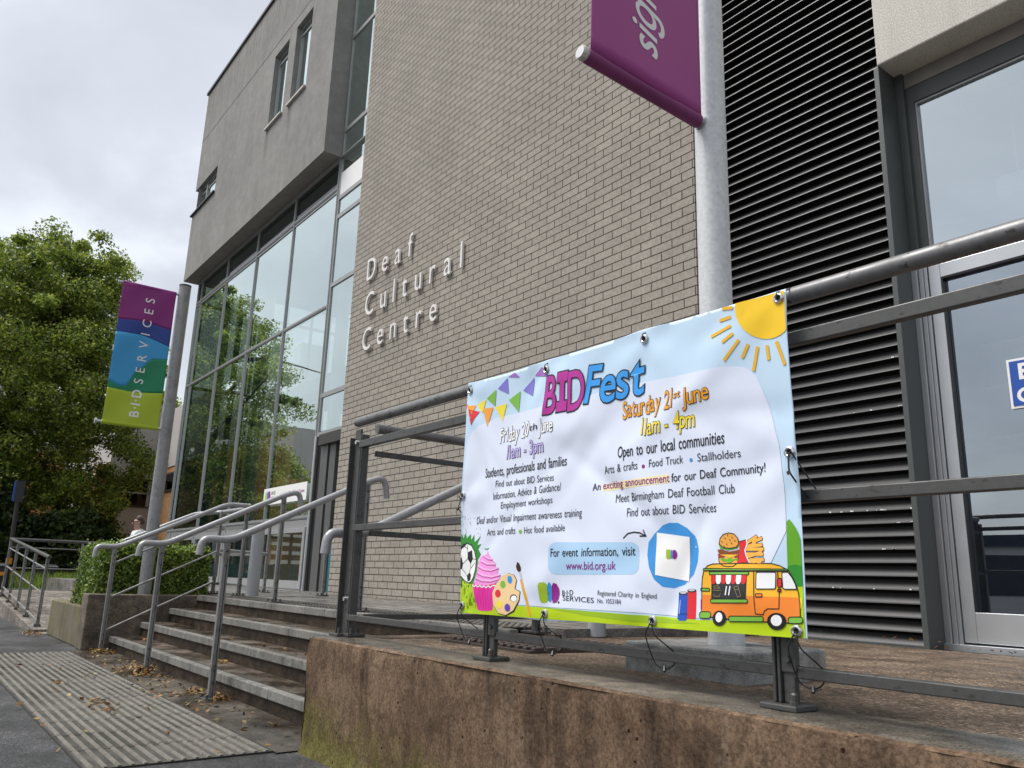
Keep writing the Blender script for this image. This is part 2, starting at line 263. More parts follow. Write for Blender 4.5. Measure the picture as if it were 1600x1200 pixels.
SHAPES=[(1,'panel',[(-2.5421,1.2591),(-2.5346,1.2852),(-2.5089,1.3172),(-2.464,1.3356),(-2.3842,1.3461),(-2.3759,1.3528),(-2.2248,1.3518),(-2.1003,1.3531),(-1.9837,1.3448),(-1.7474,1.3589),(-1.6183,1.3547),(-1.4838,1.3463),(-1.37,1.3451),(-1.3096,1.3413),(-1.2783,1.336),(-1.2522,1.3283),(-1.2355,1.3158),(-1.2193,1.2979),(-1.2025,1.2582),(-1.19,1.22),(-1.1766,1.1681),(-1.1636,1.1139),(-1.1551,1.0115),(-1.1543,.9038),(-1.2176,.798),(-1.2591,.7059),(-1.3766,.6874),(-1.6452,.6918),(-2.0692,.6892),(-2.3887,.693),(-2.49,.7116),(-2.5315,.8719),(-2.5508,1.063)]),(2,'lime',[(-2.555,.7671),(-2.4518,.7464),(-2.3705,.7111),(-2.2753,.6867),(-2.0691,.6872),(-1.7474,.6857),(-1.6627,.685),(-1.5826,.6862),(-1.4233,.6838),(-1.3123,.6878),(-1.2099,.6923),(-1.1473,.699),(-1.1379,.7751),(-1.1118,.7777),(-1.1087,.6567),(-1.1086,.6557),(-1.4189,.6565),(-1.9142,.6542),(-2.5382,.6374)]),(3,'limedark',[(-2.0691,.6872),(-1.7474,.6857),(-1.6627,.685),(-1.5826,.6844),(-1.4183,.674),(-1.6455,.6658),(-1.8568,.6723)]),(2,'midgreen',[(-1.1526,.927),(-1.1451,.9317),(-1.1361,.9222),(-1.1273,.9095),(-1.121,.8969),(-1.1155,.8804),(-1.1121,.8156),(-1.1544,.8153)]),(3,'darkgreen',[(-1.1541,.8214),(-1.1348,.8256),(-1.1186,.8228),(-1.1128,.8197),(-1.111,.7757),(-1.1569,.7738)]),(2,'sun',[(-1.1195,1.4563),(-1.1196,1.4424),(-1.1196,1.429),(-1.1197,1.4164),(-1.1197,1.405),(-1.1279,1.3971),(-1.1404,1.392),(-1.1542,1.3893),(-1.1689,1.3889),(-1.1841,1.3911),(-1.1993,1.3958),(-1.2142,1.4028),(-1.2282,1.412),(-1.2408,1.4232),(-1.2517,1.436),(-1.2605,1.4501),(-1.2668,1.465),(-1.2705,1.4802),(-1.2712,1.4952),(-1.2692,1.5081),(-1.2649,1.508),(-1.2579,1.508),(-1.2484,1.5079),(-1.2368,1.5078),(-1.2235,1.5077),(-1.2089,1.5076),(-1.1935,1.5075),(-1.1779,1.5073),(-1.1624,1.5072),(-1.1475,1.5071),(-1.1337,1.507),(-1.1214,1.5069),(-1.1192,1.5083),(-1.1193,1.4967),(-1.1194,1.4839),(-1.1194,1.4703)]),(3,'violet',[(-2.2979,1.4955),(-2.2565,1.5052),(-2.2283,1.4818)]),(3,'indigo',[(-2.3578,1.4611),(-2.2995,1.4932),(-2.2946,1.432)]),(3,'bgreen',[(-2.4253,1.4348),(-2.3665,1.4599),(-2.3742,1.3974)]),(3,'yellow',[(-2.4883,1.4203),(-2.4297,1.4328),(-2.4535,1.3825)]),(3,'orange',[(-2.5451,1.4235),(-2.4928,1.4182),(-2.5217,1.3651)]),(3,'red',[(-2.5344,1.408),(-2.4696,1.3903),(-2.5173,1.3427)]),(3,'pinkred',[(-2.5723,1.4276),(-2.5457,1.4319),(-2.5537,1.4109)]),(3,'violet',[(-2.1467,1.4729),(-2.1052,1.4978),(-2.0624,1.4549)]),(3,'indigo',[(-2.2123,1.4311),(-2.1504,1.4685),(-2.1541,1.4012)]),(3,'bgreen',[(-2.2934,1.4084),(-2.2268,1.431),(-2.2347,1.3557)]),(3,'yellow',[(-2.374,1.3947),(-2.3054,1.3973),(-2.3274,1.333)]),(3,'orange',[(-2.4519,1.3995),(-2.3854,1.3948),(-2.4201,1.3256)]),(2,'boxblue',[(-1.6686,.8862),(-1.6584,.8849),(-1.6492,.8814),(-1.642,.8761),(-1.6375,.8695),(-1.636,.8623),(-1.6364,.8185),(-1.6381,.8114),(-1.6428,.8049),(-1.65,.7997),(-1.6591,.7963),(-1.6693,.7951),(-1.9989,.7907),(-2.0116,.7918),(-2.0231,.7953),(-2.0324,.801),(-2.0386,.8083),(-2.0409,.8164),(-2.0423,.8661),(-2.0405,.8743),(-2.0348,.8816),(-2.0257,.8874),(-2.0142,.8909),(-2.0015,.892)]),(2,'blobblue',[(-1.5197,.936),(-1.4881,.9348),(-1.4577,.9196),(-1.4312,.8956),(-1.4222,.8633),(-1.4256,.8314),(-1.4402,.7994),(-1.474,.7715),(-1.5112,.7614),(-1.549,.7642),(-1.5777,.7834),(-1.597,.8167),(-1.6045,.8506),(-1.5993,.8847),(-1.5756,.9086),(-1.5456,.9296)]),(5,'white',[(-1.5669,.9108),(-1.4505,.8961),(-1.4575,.7801),(-1.5729,.7954)]),(3,'lgreen',[(-2.0877,.7559),(-2.0797,.7646),(-2.0571,.7664),(-2.0446,.7601),(-2.0409,.7375),(-2.0431,.7083),(-2.052,.7028),(-2.0734,.7007),(-2.0831,.7101)]),(4,'lblue',[(-2.0367,.7668),(-2.0285,.7631),(-2.0241,.7476),(-2.0234,.7219),(-2.0289,.7037),(-2.0391,.7085),(-2.0437,.7277),(-2.0434,.7536)]),(5,'lpurple',[(-2.0243,.7541),(-2.0166,.7653),(-2.0016,.7624),(-1.9894,.7485),(-1.9861,.7327),(-1.9905,.7154),(-2.0001,.7055),(-2.0189,.7028),(-2.0252,.7154)]),(4,'lteal',[(-2.0443,.7471),(-2.0357,.7312),(-2.0381,.7085),(-2.0431,.7096)]),(7,'lgreen',[(-1.5329,.8605),(-1.5296,.8639),(-1.521,.8643),(-1.5163,.8617),(-1.5153,.8526),(-1.5168,.8409),(-1.5204,.8388),(-1.5286,.8383),(-1.5321,.8422)]),(8,'lblue',[(-1.5131,.8642),(-1.51,.8627),(-1.5086,.8564),(-1.5089,.8461),(-1.5114,.8388),(-1.5152,.8409),(-1.5166,.8487),(-1.516,.8591)]),(9,'lpurple',[(-1.5086,.859),(-1.5053,.8634),(-1.4995,.862),(-1.495,.8563),(-1.4941,.8499),(-1.4962,.8429),(-1.5001,.8391),(-1.5075,.8383),(-1.5097,.8435)]),(8,'lteal',[(-1.5164,.8565),(-1.5134,.85),(-1.5148,.8409),(-1.5168,.8414)]),(4,'ink',[(-1.9844,.7062),(-1.9852,.704),(-1.9875,.7026),(-1.9904,.7025),(-1.9927,.7037),(-1.9937,.7058),(-1.9928,.7079),(-1.9905,.7093),(-1.9877,.7094),(-1.9853,.7082)]),(3,'bgreen',[(-2.181,.9305),(-2.182,.9271),(-2.1853,.9246),(-2.1899,.9238),(-2.1945,.9249),(-2.198,.9275),(-2.1994,.931),(-2.1983,.9344),(-2.195,.9368),(-2.1905,.9376),(-2.1858,.9366),(-2.1823,.934)]),(3,'lpurple',[(-1.609,1.1007),(-1.6099,1.0978),(-1.6123,1.0958),(-1.6156,1.0953),(-1.6189,1.0964),(-1.6212,1.0988),(-1.6221,1.1019),(-1.6212,1.1048),(-1.6187,1.1068),(-1.6154,1.1073),(-1.6122,1.1062),(-1.6098,1.1038)]),(3,'blobblue',[(-1.4336,1.1023),(-1.4345,1.0996),(-1.4366,1.0977),(-1.4396,1.0972),(-1.4424,1.0983),(-1.4445,1.1005),(-1.4452,1.1034),(-1.4443,1.1062),(-1.4421,1.108),(-1.4392,1.1085),(-1.4363,1.1074),(-1.4343,1.1052)]),(2,'highlight',[(-1.7976,1.0635),(-1.5184,1.0708),(-1.5142,1.0462),(-1.7918,1.0415)]),(2,'darkgreen',[(-2.578,.9159),(-2.5668,.9296),(-2.5585,.9155),(-2.549,.9311),(-2.537,.9151),(-2.5245,.9364),(-2.5158,.9146),(-2.4926,.9316),(-2.4874,.9094),(-2.4703,.9291),(-2.4661,.9001),(-2.427,.9223),(-2.4484,.8902),(-2.4217,.8936),(-2.4406,.8748),(-2.4225,.8557),(-2.4379,.8369),(-2.4294,.8105),(-2.4384,.7954),(-2.4531,.7651),(-2.4717,.7422),(-2.5264,.7351),(-2.5562,.7382)]),(2,'grass',[(-2.5562,.7382),(-2.5271,.7446),(-2.4985,.734),(-2.472,.7459),(-2.4309,.7357),(-2.4249,.6476),(-2.5439,.6473)]),(3,'ink',[(-2.5702,.8565),(-2.5626,.8781),(-2.5389,.8935),(-2.5111,.8997),(-2.4826,.8907),(-2.4605,.8693),(-2.4474,.8369),(-2.4477,.8028),(-2.459,.7725),(-2.4763,.7571),(-2.4965,.7522),(-2.5248,.76),(-2.551,.7787),(-2.565,.8018)]),(4,'white',[(-2.5667,.8487),(-2.56,.8722),(-2.5364,.8895),(-2.5108,.895),(-2.4851,.8869),(-2.4645,.8674),(-2.4521,.8369),(-2.4519,.8047),(-2.4627,.7762),(-2.4786,.7609),(-2.4967,.756),(-2.523,.7638),(-2.5484,.7819),(-2.563,.8038)]),(5,'ink',[(-2.5602,.8741),(-2.5386,.8896),(-2.5122,.8962),(-2.5255,.8855),(-2.5446,.8767)]),(5,'ink',[(-2.5049,.8639),(-2.4778,.8721),(-2.4707,.8407),(-2.4845,.8227),(-2.5045,.8407)]),(5,'ink',[(-2.5667,.8487),(-2.542,.8439),(-2.5333,.8233),(-2.5388,.8032),(-2.5632,.8057)]),(5,'ink',[(-2.5089,.7793),(-2.4927,.7937),(-2.4796,.7836),(-2.483,.7646),(-2.5025,.7596)]),(4,'hotpink',[(-2.4612,.7462),(-2.4327,.6648),(-2.4126,.6606),(-2.361,.6623),(-2.336,.667),(-2.3189,.7495)]),(4,'red',[(-2.4579,.7575),(-2.3166,.764),(-2.3206,.7459),(-2.4597,.7443)]),(5,'icing',[(-2.4507,.7502),(-2.4441,.7803),(-2.4351,.7954),(-2.4366,.818),(-2.4251,.8444),(-2.4091,.8537),(-2.3863,.8574),(-2.3805,.8697),(-2.3719,.8573),(-2.353,.8442),(-2.3461,.835),(-2.3298,.8294),(-2.3258,.8148),(-2.3085,.8076),(-2.312,.7931),(-2.2952,.7824),(-2.3044,.7679),(-2.3225,.7567),(-2.3664,.7484),(-2.4053,.7475)]),(4,'ink',[(-2.3343,.722),(-2.322,.7494),(-2.2865,.7808),(-2.2505,.7931),(-2.2173,.7864),(-2.2029,.7697),(-2.2093,.7416),(-2.1809,.7337),(-2.1848,.7042),(-2.2122,.6668),(-2.2541,.6505),(-2.2981,.6557),(-2.3294,.6827)]),(5,'tan',[(-2.3344,.7238),(-2.3208,.7502),(-2.2866,.7826),(-2.2505,.7923),(-2.2202,.7856),(-2.2065,.7697),(-2.2134,.7408),(-2.1843,.7325),(-2.1884,.7058),(-2.2171,.6711),(-2.2567,.6539),(-2.2982,.6581),(-2.3283,.6845)]),(6,'lblue',[(-2.2285,.7718),(-2.2284,.7666),(-2.2303,.7621),(-2.2339,.7589),(-2.2386,.7575),(-2.2439,.7581),(-2.2488,.7606),(-2.2526,.7647),(-2.2547,.7698),(-2.2549,.775),(-2.253,.7795),(-2.2493,.7828),(-2.2445,.7842),(-2.2393,.7835),(-2.2344,.7809),(-2.2306,.7768)]),(6,'bgreen',[(-2.2644,.7552),(-2.2644,.7503),(-2.2666,.7459),(-2.2707,.7428),(-2.276,.7413),(-2.2818,.7418),(-2.2872,.7442),(-2.2913,.748),(-2.2935,.7528),(-2.2935,.7578),(-2.2913,.7622),(-2.2872,.7654),(-2.2818,.7668),(-2.276,.7662),(-2.2707,.7638),(-2.2666,.76)]),(6,'red',[(-2.2884,.7243),(-2.2884,.7193),(-2.2908,.7147),(-2.2951,.7115),(-2.3007,.7099),(-2.3068,.7104),(-2.3124,.7128),(-2.3167,.7167),(-2.3191,.7216),(-2.3191,.7267),(-2.3167,.7313),(-2.3124,.7346),(-2.3067,.7361),(-2.3006,.7356),(-2.295,.7332),(-2.2907,.7292)]),(6,'yellow',[(-2.2773,.6882),(-2.2773,.6832),(-2.2796,.6787),(-2.2839,.6754),(-2.2894,.6738),(-2.2955,.6742),(-2.3011,.6765),(-2.3054,.6804),(-2.3077,.6852),(-2.3077,.6903),(-2.3053,.6948),(-2.301,.6981),(-2.2954,.6997),(-2.2894,.6992),(-2.2838,.6969),(-2.2796,.693)]),(6,'purple',[(-2.2324,.68),(-2.2324,.6749),(-2.2348,.6703),(-2.2391,.667),(-2.2448,.6653),(-2.2509,.6657),(-2.2566,.668),(-2.2609,.6719),(-2.2632,.6768),(-2.2631,.682),(-2.2607,.6866),(-2.2564,.6899),(-2.2507,.6915),(-2.2445,.6911),(-2.2389,.6888),(-2.2347,.6849)]),(6,'ink',[(-2.1962,.7121),(-2.1975,.7075),(-2.2016,.7036),(-2.208,.7008),(-2.2155,.6996),(-2.2232,.7002),(-2.2299,.7025),(-2.2344,.7062),(-2.2362,.7107),(-2.2349,.7153),(-2.2307,.7193),(-2.2243,.7221),(-2.2167,.7232),(-2.209,.7226),(-2.2024,.7202),(-2.1979,.7165)]),(7,'white',[(-2.1979,.7103),(-2.1989,.7065),(-2.2023,.7033),(-2.2075,.701),(-2.2138,.7),(-2.2201,.7005),(-2.2256,.7024),(-2.2293,.7054),(-2.2308,.7091),(-2.2297,.7129),(-2.2263,.7162),(-2.221,.7185),(-2.2147,.7195),(-2.2084,.7189),(-2.203,.717),(-2.1993,.714)]),(4,'amber',[(-2.186,.77),(-2.1739,.772),(-2.1475,.7158),(-2.1267,.6575),(-2.1339,.6561)]),(4,'silver',[(-2.1941,.7944),(-2.1826,.798),(-2.1734,.7738),(-2.1849,.7708)]),(5,'brown',[(-2.2098,.8154),(-2.2034,.8303),(-2.1926,.8254),(-2.1838,.8121),(-2.1833,.8008),(-2.196,.7972),(-2.2057,.8049)]),(4,'canblue',[(-1.4962,.7479),(-1.4623,.7503),(-1.4631,.6849),(-1.4679,.6797),(-1.4899,.6785),(-1.4971,.683)]),(3,'red',[(-1.4639,.7571),(-1.4325,.758),(-1.4333,.6905),(-1.4373,.6854),(-1.4624,.6841)]),(5,'darkgrey',[(-1.4623,.7498),(-1.4636,.7479),(-1.4673,.7463),(-1.4728,.7451),(-1.4793,.7446),(-1.4858,.7447),(-1.4913,.7456),(-1.4949,.747),(-1.4962,.7487),(-1.4949,.7506),(-1.4911,.7522),(-1.4855,.7534),(-1.479,.754),(-1.4726,.7538),(-1.4671,.7529),(-1.4635,.7515)]),(4,'darkgrey',[(-1.4322,.7575),(-1.4335,.7557),(-1.437,.7541),(-1.4423,.7529),(-1.4485,.7524),(-1.4547,.7525),(-1.4599,.7534),(-1.4635,.7548),(-1.4647,.7566),(-1.4634,.7584),(-1.4598,.76),(-1.4544,.7612),(-1.4482,.7617),(-1.442,.7615),(-1.4368,.7606),(-1.4334,.7592)]),(6,'silver',[(-1.4666,.7507),(-1.4679,.7495),(-1.4714,.7484),(-1.4764,.7478),(-1.482,.7476),(-1.487,.748),(-1.4905,.7488),(-1.4917,.75),(-1.4904,.7512),(-1.4869,.7523),(-1.4818,.753),(-1.4763,.7531),(-1.4713,.7528),(-1.4678,.7519)]),(5,'silver',[(-1.4364,.7585),(-1.4376,.7572),(-1.441,.7562),(-1.4457,.7555),(-1.451,.7554),(-1.4558,.7558),(-1.4591,.7566),(-1.4602,.7578),(-1.459,.759),(-1.4557,.7601),(-1.4509,.7607),(-1.4456,.7609),(-1.4408,.7605),(-1.4376,.7596)]),(4,'vanyellow',[(-1.405,.8089),(-1.4109,.7898),(-1.4134,.768),(-1.4149,.7141),(-1.4141,.696),(-1.3832,.6931),(-1.3299,.6913),(-1.2173,.6907),(-1.1559,.6918),(-1.1247,.7055),(-1.1244,.7365),(-1.1267,.7533),(-1.1311,.7725),(-1.1412,.7942),(-1.1517,.8108)]),(5,'vanorange',[(-1.4138,.7477),(-1.4149,.7141),(-1.4141,.696),(-1.3832,.6931),(-1.3299,.6913),(-1.2173,.6907),(-1.1559,.6918),(-1.1247,.7055),(-1.1244,.7365),(-1.1261,.7504)]),(4,'vanyellow',[(-1.4014,.813),(-1.3923,.8212),(-1.3748,.8259),(-1.2913,.8277),(-1.1978,.8275),(-1.1743,.8223),(-1.1587,.8149)]),(6,'bgreen',[(-1.1555,.8146),(-1.1546,.8144),(-1.154,.8139),(-1.1538,.8132),(-1.154,.8107),(-1.1543,.8099),(-1.1549,.8094),(-1.1558,.8092),(-1.404,.8083),(-1.405,.8086),(-1.4058,.8092),(-1.406,.81),(-1.4059,.8127),(-1.4056,.8135),(-1.4048,.8141),(-1.4038,.8143)]),(7,'bgreen',[(-1.2661,.8074),(-1.2645,.8071),(-1.2634,.8062),(-1.263,.8049),(-1.2631,.8028),(-1.2636,.8015),(-1.2648,.8006),(-1.2664,.8002),(-1.3834,.7988),(-1.3851,.7992),(-1.3864,.8001),(-1.3868,.8015),(-1.3867,.8037),(-1.3862,.805),(-1.3849,.806),(-1.3831,.8064)]),(6,'darkgrey',[(-1.2706,.7998),(-1.2701,.7997),(-1.2697,.7994),(-1.2696,.7991),(-1.2724,.741),(-1.2726,.7406),(-1.2729,.7403),(-1.2734,.7402),(-1.3799,.7363),(-1.3804,.7364),(-1.3808,.7367),(-1.3809,.7371),(-1.3786,.7976),(-1.3785,.798),(-1.3781,.7983),(-1.3776,.7984)]),(8,'red',[(-1.381,.7983),(-1.3646,.7986),(-1.3652,.7825),(-1.3681,.7766),(-1.3737,.7749),(-1.3791,.7763),(-1.3816,.7822)]),(8,'white',[(-1.3646,.7986),(-1.3483,.7988),(-1.349,.7828),(-1.3519,.7769),(-1.3573,.7752),(-1.3627,.7767),(-1.3652,.7825)]),(8,'red',[(-1.3483,.7988),(-1.3323,.799),(-1.3329,.7831),(-1.3358,.7773),(-1.3412,.7756),(-1.3465,.7771),(-1.349,.7828)]),(8,'white',[(-1.3323,.799),(-1.3164,.7992),(-1.3171,.7834),(-1.3199,.7776),(-1.3253,.7759),(-1.3305,.7774),(-1.3329,.7831)]),(8,'red',[(-1.3164,.7992),(-1.3007,.7994),(-1.3014,.7838),(-1.3043,.778),(-1.3095,.7763),(-1.3147,.7777),(-1.3171,.7834)]),(8,'white',[(-1.3007,.7994),(-1.2852,.7996),(-1.2859,.7841),(-1.2888,.7783),(-1.294,.7766),(-1.2991,.7781),(-1.3014,.7838)]),(8,'red',[(-1.2852,.7996),(-1.2699,.7998),(-1.2707,.7843),(-1.2735,.7786),(-1.2786,.777),(-1.2837,.7784),(-1.2859,.7841)]),(8,'bgreen',[(-1.2705,.7417),(-1.2683,.7413),(-1.2668,.74),(-1.2663,.7383),(-1.2664,.7362),(-1.267,.7344),(-1.2687,.7331),(-1.2709,.7325),(-1.3798,.7284),(-1.3822,.7288),(-1.3839,.7301),(-1.3845,.7319),(-1.3844,.734),(-1.3837,.7359),(-1.3819,.7374),(-1.3795,.7379)]),(6,'bgreen',[(-1.3902,.7648),(-1.3885,.7645),(-1.3872,.7636),(-1.3868,.7622),(-1.3869,.7601),(-1.3874,.7587),(-1.3887,.7577),(-1.3905,.7573),(-1.4135,.7567),(-1.4152,.757),(-1.4165,.7579),(-1.4169,.7593),(-1.4168,.7614),(-1.4163,.7628),(-1.415,.7638),(-1.4132,.7642)]),(7,'glasswhite',[(-1.1897,.8069),(-1.1876,.8065),(-1.1862,.8052),(-1.1857,.8035),(-1.1875,.7715),(-1.1882,.7698),(-1.1898,.7685),(-1.1919,.768),(-1.2378,.7667),(-1.24,.7672),(-1.2415,.7684),(-1.242,.7702),(-1.2403,.8028),(-1.2397,.8046),(-1.238,.8059),(-1.2358,.8064)]),(7,'glasswhite',[(-1.1695,.8037),(-1.1664,.8072),(-1.1533,.8073),(-1.1439,.7966),(-1.1349,.7797),(-1.1319,.7688),(-1.1629,.768),(-1.168,.7703)]),(8,'red',[(-1.1742,.7932),(-1.1722,.7927),(-1.1708,.7915),(-1.1703,.7898),(-1.1711,.7762),(-1.1718,.7744),(-1.1733,.7731),(-1.1754,.7726),(-1.1784,.7725),(-1.1804,.7729),(-1.1818,.7742),(-1.1823,.7759),(-1.1815,.7896),(-1.1808,.7913),(-1.1793,.7926),(-1.1772,.7931)]),(8,'redbrown',[(-1.1737,.7677),(-1.1732,.7676),(-1.1729,.7674),(-1.1728,.767),(-1.1731,.7628),(-1.1732,.7624),(-1.1735,.7621),(-1.174,.762),(-1.1804,.7618),(-1.1809,.7619),(-1.1812,.7622),(-1.1813,.7626),(-1.181,.7668),(-1.1809,.7671),(-1.1806,.7674),(-1.1801,.7675)]),(8,'vanorange',[(-1.2256,.756),(-1.2248,.7559),(-1.2243,.7554),(-1.2241,.7548),(-1.2244,.7498),(-1.2246,.7491),(-1.2252,.7487),(-1.226,.7485),(-1.2413,.7479),(-1.242,.7481),(-1.2426,.7485),(-1.2427,.7492),(-1.2425,.7542),(-1.2423,.7549),(-1.2417,.7553),(-1.2409,.7555)]),(5,'hotpink',[(-1.4184,.7355),(-1.4138,.737),(-1.4136,.711),(-1.4178,.7108)]),(5,'yellow',[(-1.1268,.7521),(-1.12,.7482),(-1.1187,.7392),(-1.1212,.7259),(-1.1252,.7245)]),(7,'bgreen',[(-1.3916,.7062),(-1.3875,.7055),(-1.3846,.7033),(-1.3836,.7002),(-1.3837,.6965),(-1.385,.6933),(-1.3881,.6908),(-1.3922,.6897),(-1.413,.6886),(-1.4171,.6893),(-1.4201,.6914),(-1.4211,.6946),(-1.421,.6983),(-1.4198,.7016),(-1.4166,.7041),(-1.4124,.7052)]),(7,'bgreen',[(-1.228,.7031),(-1.2259,.7028),(-1.2245,.7016),(-1.224,.6998),(-1.2243,.6941),(-1.225,.6924),(-1.2266,.691),(-1.2287,.6905),(-1.3216,.6858),(-1.3239,.6862),(-1.3255,.6874),(-1.326,.6892),(-1.3258,.6951),(-1.3251,.6969),(-1.3234,.6983),(-1.3211,.6989)]),(7,'bgreen',[(-1.1246,.7069),(-1.1213,.7063),(-1.119,.7044),(-1.1183,.7016),(-1.1185,.6987),(-1.1195,.6958),(-1.1221,.6936),(-1.1255,.6926),(-1.1491,.6913),(-1.1525,.6918),(-1.1549,.6938),(-1.1556,.6966),(-1.1555,.6995),(-1.1544,.7025),(-1.1517,.7047),(-1.1483,.7057)]),(8,'tyre',[(-1.3347,.6931),(-1.3356,.6882),(-1.3379,.6836),(-1.3414,.6796),(-1.3459,.6763),(-1.3511,.6742),(-1.3567,.6732),(-1.3622,.6735),(-1.3673,.6751),(-1.3717,.6778),(-1.3749,.6815),(-1.3769,.6859),(-1.3775,.6908),(-1.3766,.6957),(-1.3742,.7004),(-1.3706,.7045),(-1.366,.7077),(-1.3608,.7099),(-1.3552,.7108),(-1.3497,.7104),(-1.3446,.7087),(-1.3403,.706),(-1.3371,.7023),(-1.3352,.6979)]),(9,'white',[(-1.3455,.6946),(-1.3462,.6909),(-1.3479,.6874),(-1.3504,.6847),(-1.3536,.6828),(-1.357,.682),(-1.3604,.6824),(-1.3634,.6839),(-1.3657,.6864),(-1.3672,.6897),(-1.3676,.6934),(-1.3669,.6972),(-1.3652,.7006),(-1.3626,.7034),(-1.3595,.7053),(-1.356,.706),(-1.3526,.7056),(-1.3496,.704),(-1.3473,.7015),(-1.3459,.6982)]),(8,'tyre',[(-1.1603,.6952),(-1.1615,.6901),(-1.1643,.6853),(-1.1687,.6811),(-1.1742,.6777),(-1.1806,.6753),(-1.1875,.6742),(-1.1943,.6744),(-1.2006,.676),(-1.2059,.6788),(-1.2099,.6826),(-1.2124,.6872),(-1.213,.6922),(-1.2118,.6974),(-1.2089,.7023),(-1.2044,.7066),(-1.1987,.71),(-1.1921,.7123),(-1.1853,.7133),(-1.1785,.7129),(-1.1723,.7113),(-1.1671,.7085),(-1.1632,.7047),(-1.1609,.7001)]),(9,'white',[(-1.1717,.6965),(-1.1727,.6925),(-1.175,.6889),(-1.1785,.6859),(-1.1828,.6838),(-1.1876,.6829),(-1.1922,.6833),(-1.1964,.6848),(-1.1996,.6874),(-1.2016,.6909),(-1.2022,.6948),(-1.2012,.6988),(-1.1988,.7024),(-1.1953,.7054),(-1.1909,.7075),(-1.1861,.7083),(-1.1814,.708),(-1.1773,.7064),(-1.1741,.7037),(-1.1722,.7003)]),(6,'bun',[(-1.3551,.8767),(-1.3518,.8903),(-1.3412,.9003),(-1.3242,.904),(-1.3077,.9008),(-1.2976,.8905),(-1.295,.8758),(-1.3026,.8679),(-1.3225,.865),(-1.3425,.8671)]),(5,'leaf',[(-1.3575,.8768),(-1.3528,.8645),(-1.3393,.863),(-1.3294,.8602),(-1.316,.8622),(-1.3027,.8639),(-1.2919,.8717),(-1.2939,.8784),(-1.3025,.8692),(-1.3225,.866),(-1.3425,.8684)]),(5,'patty',[(-1.3611,.8619),(-1.3495,.8631),(-1.3262,.857),(-1.3029,.86),(-1.2923,.8625),(-1.2934,.8533),(-1.3265,.8482),(-1.3567,.8524)]),(6,'cheese',[(-1.3534,.8496),(-1.2968,.8493),(-1.3235,.841)]),(5,'redbrown',[(-1.3602,.851),(-1.3398,.8517),(-1.3402,.8415),(-1.3571,.841)]),(5,'redbrown',[(-1.3099,.8507),(-1.2919,.8514),(-1.2939,.8427),(-1.3087,.8401)]),(4,'bun',[(-1.3571,.8429),(-1.2971,.8427),(-1.2994,.8283),(-1.3112,.8208),(-1.3278,.8192),(-1.3444,.8215),(-1.3558,.8308)]),(6,'leaf',[(-1.3531,.8402),(-1.3436,.8415),(-1.3337,.8375),(-1.3235,.8415),(-1.3105,.8375),(-1.3005,.8414),(-1.2991,.8348),(-1.3089,.8362),(-1.3173,.8309),(-1.3257,.8277),(-1.3339,.8322),(-1.344,.8314)]),(6,'red',[(-1.2938,.8811),(-1.2709,.8859),(-1.2692,.8754),(-1.277,.8597),(-1.2713,.844),(-1.2608,.8309),(-1.2994,.8283),(-1.2936,.8493)])]
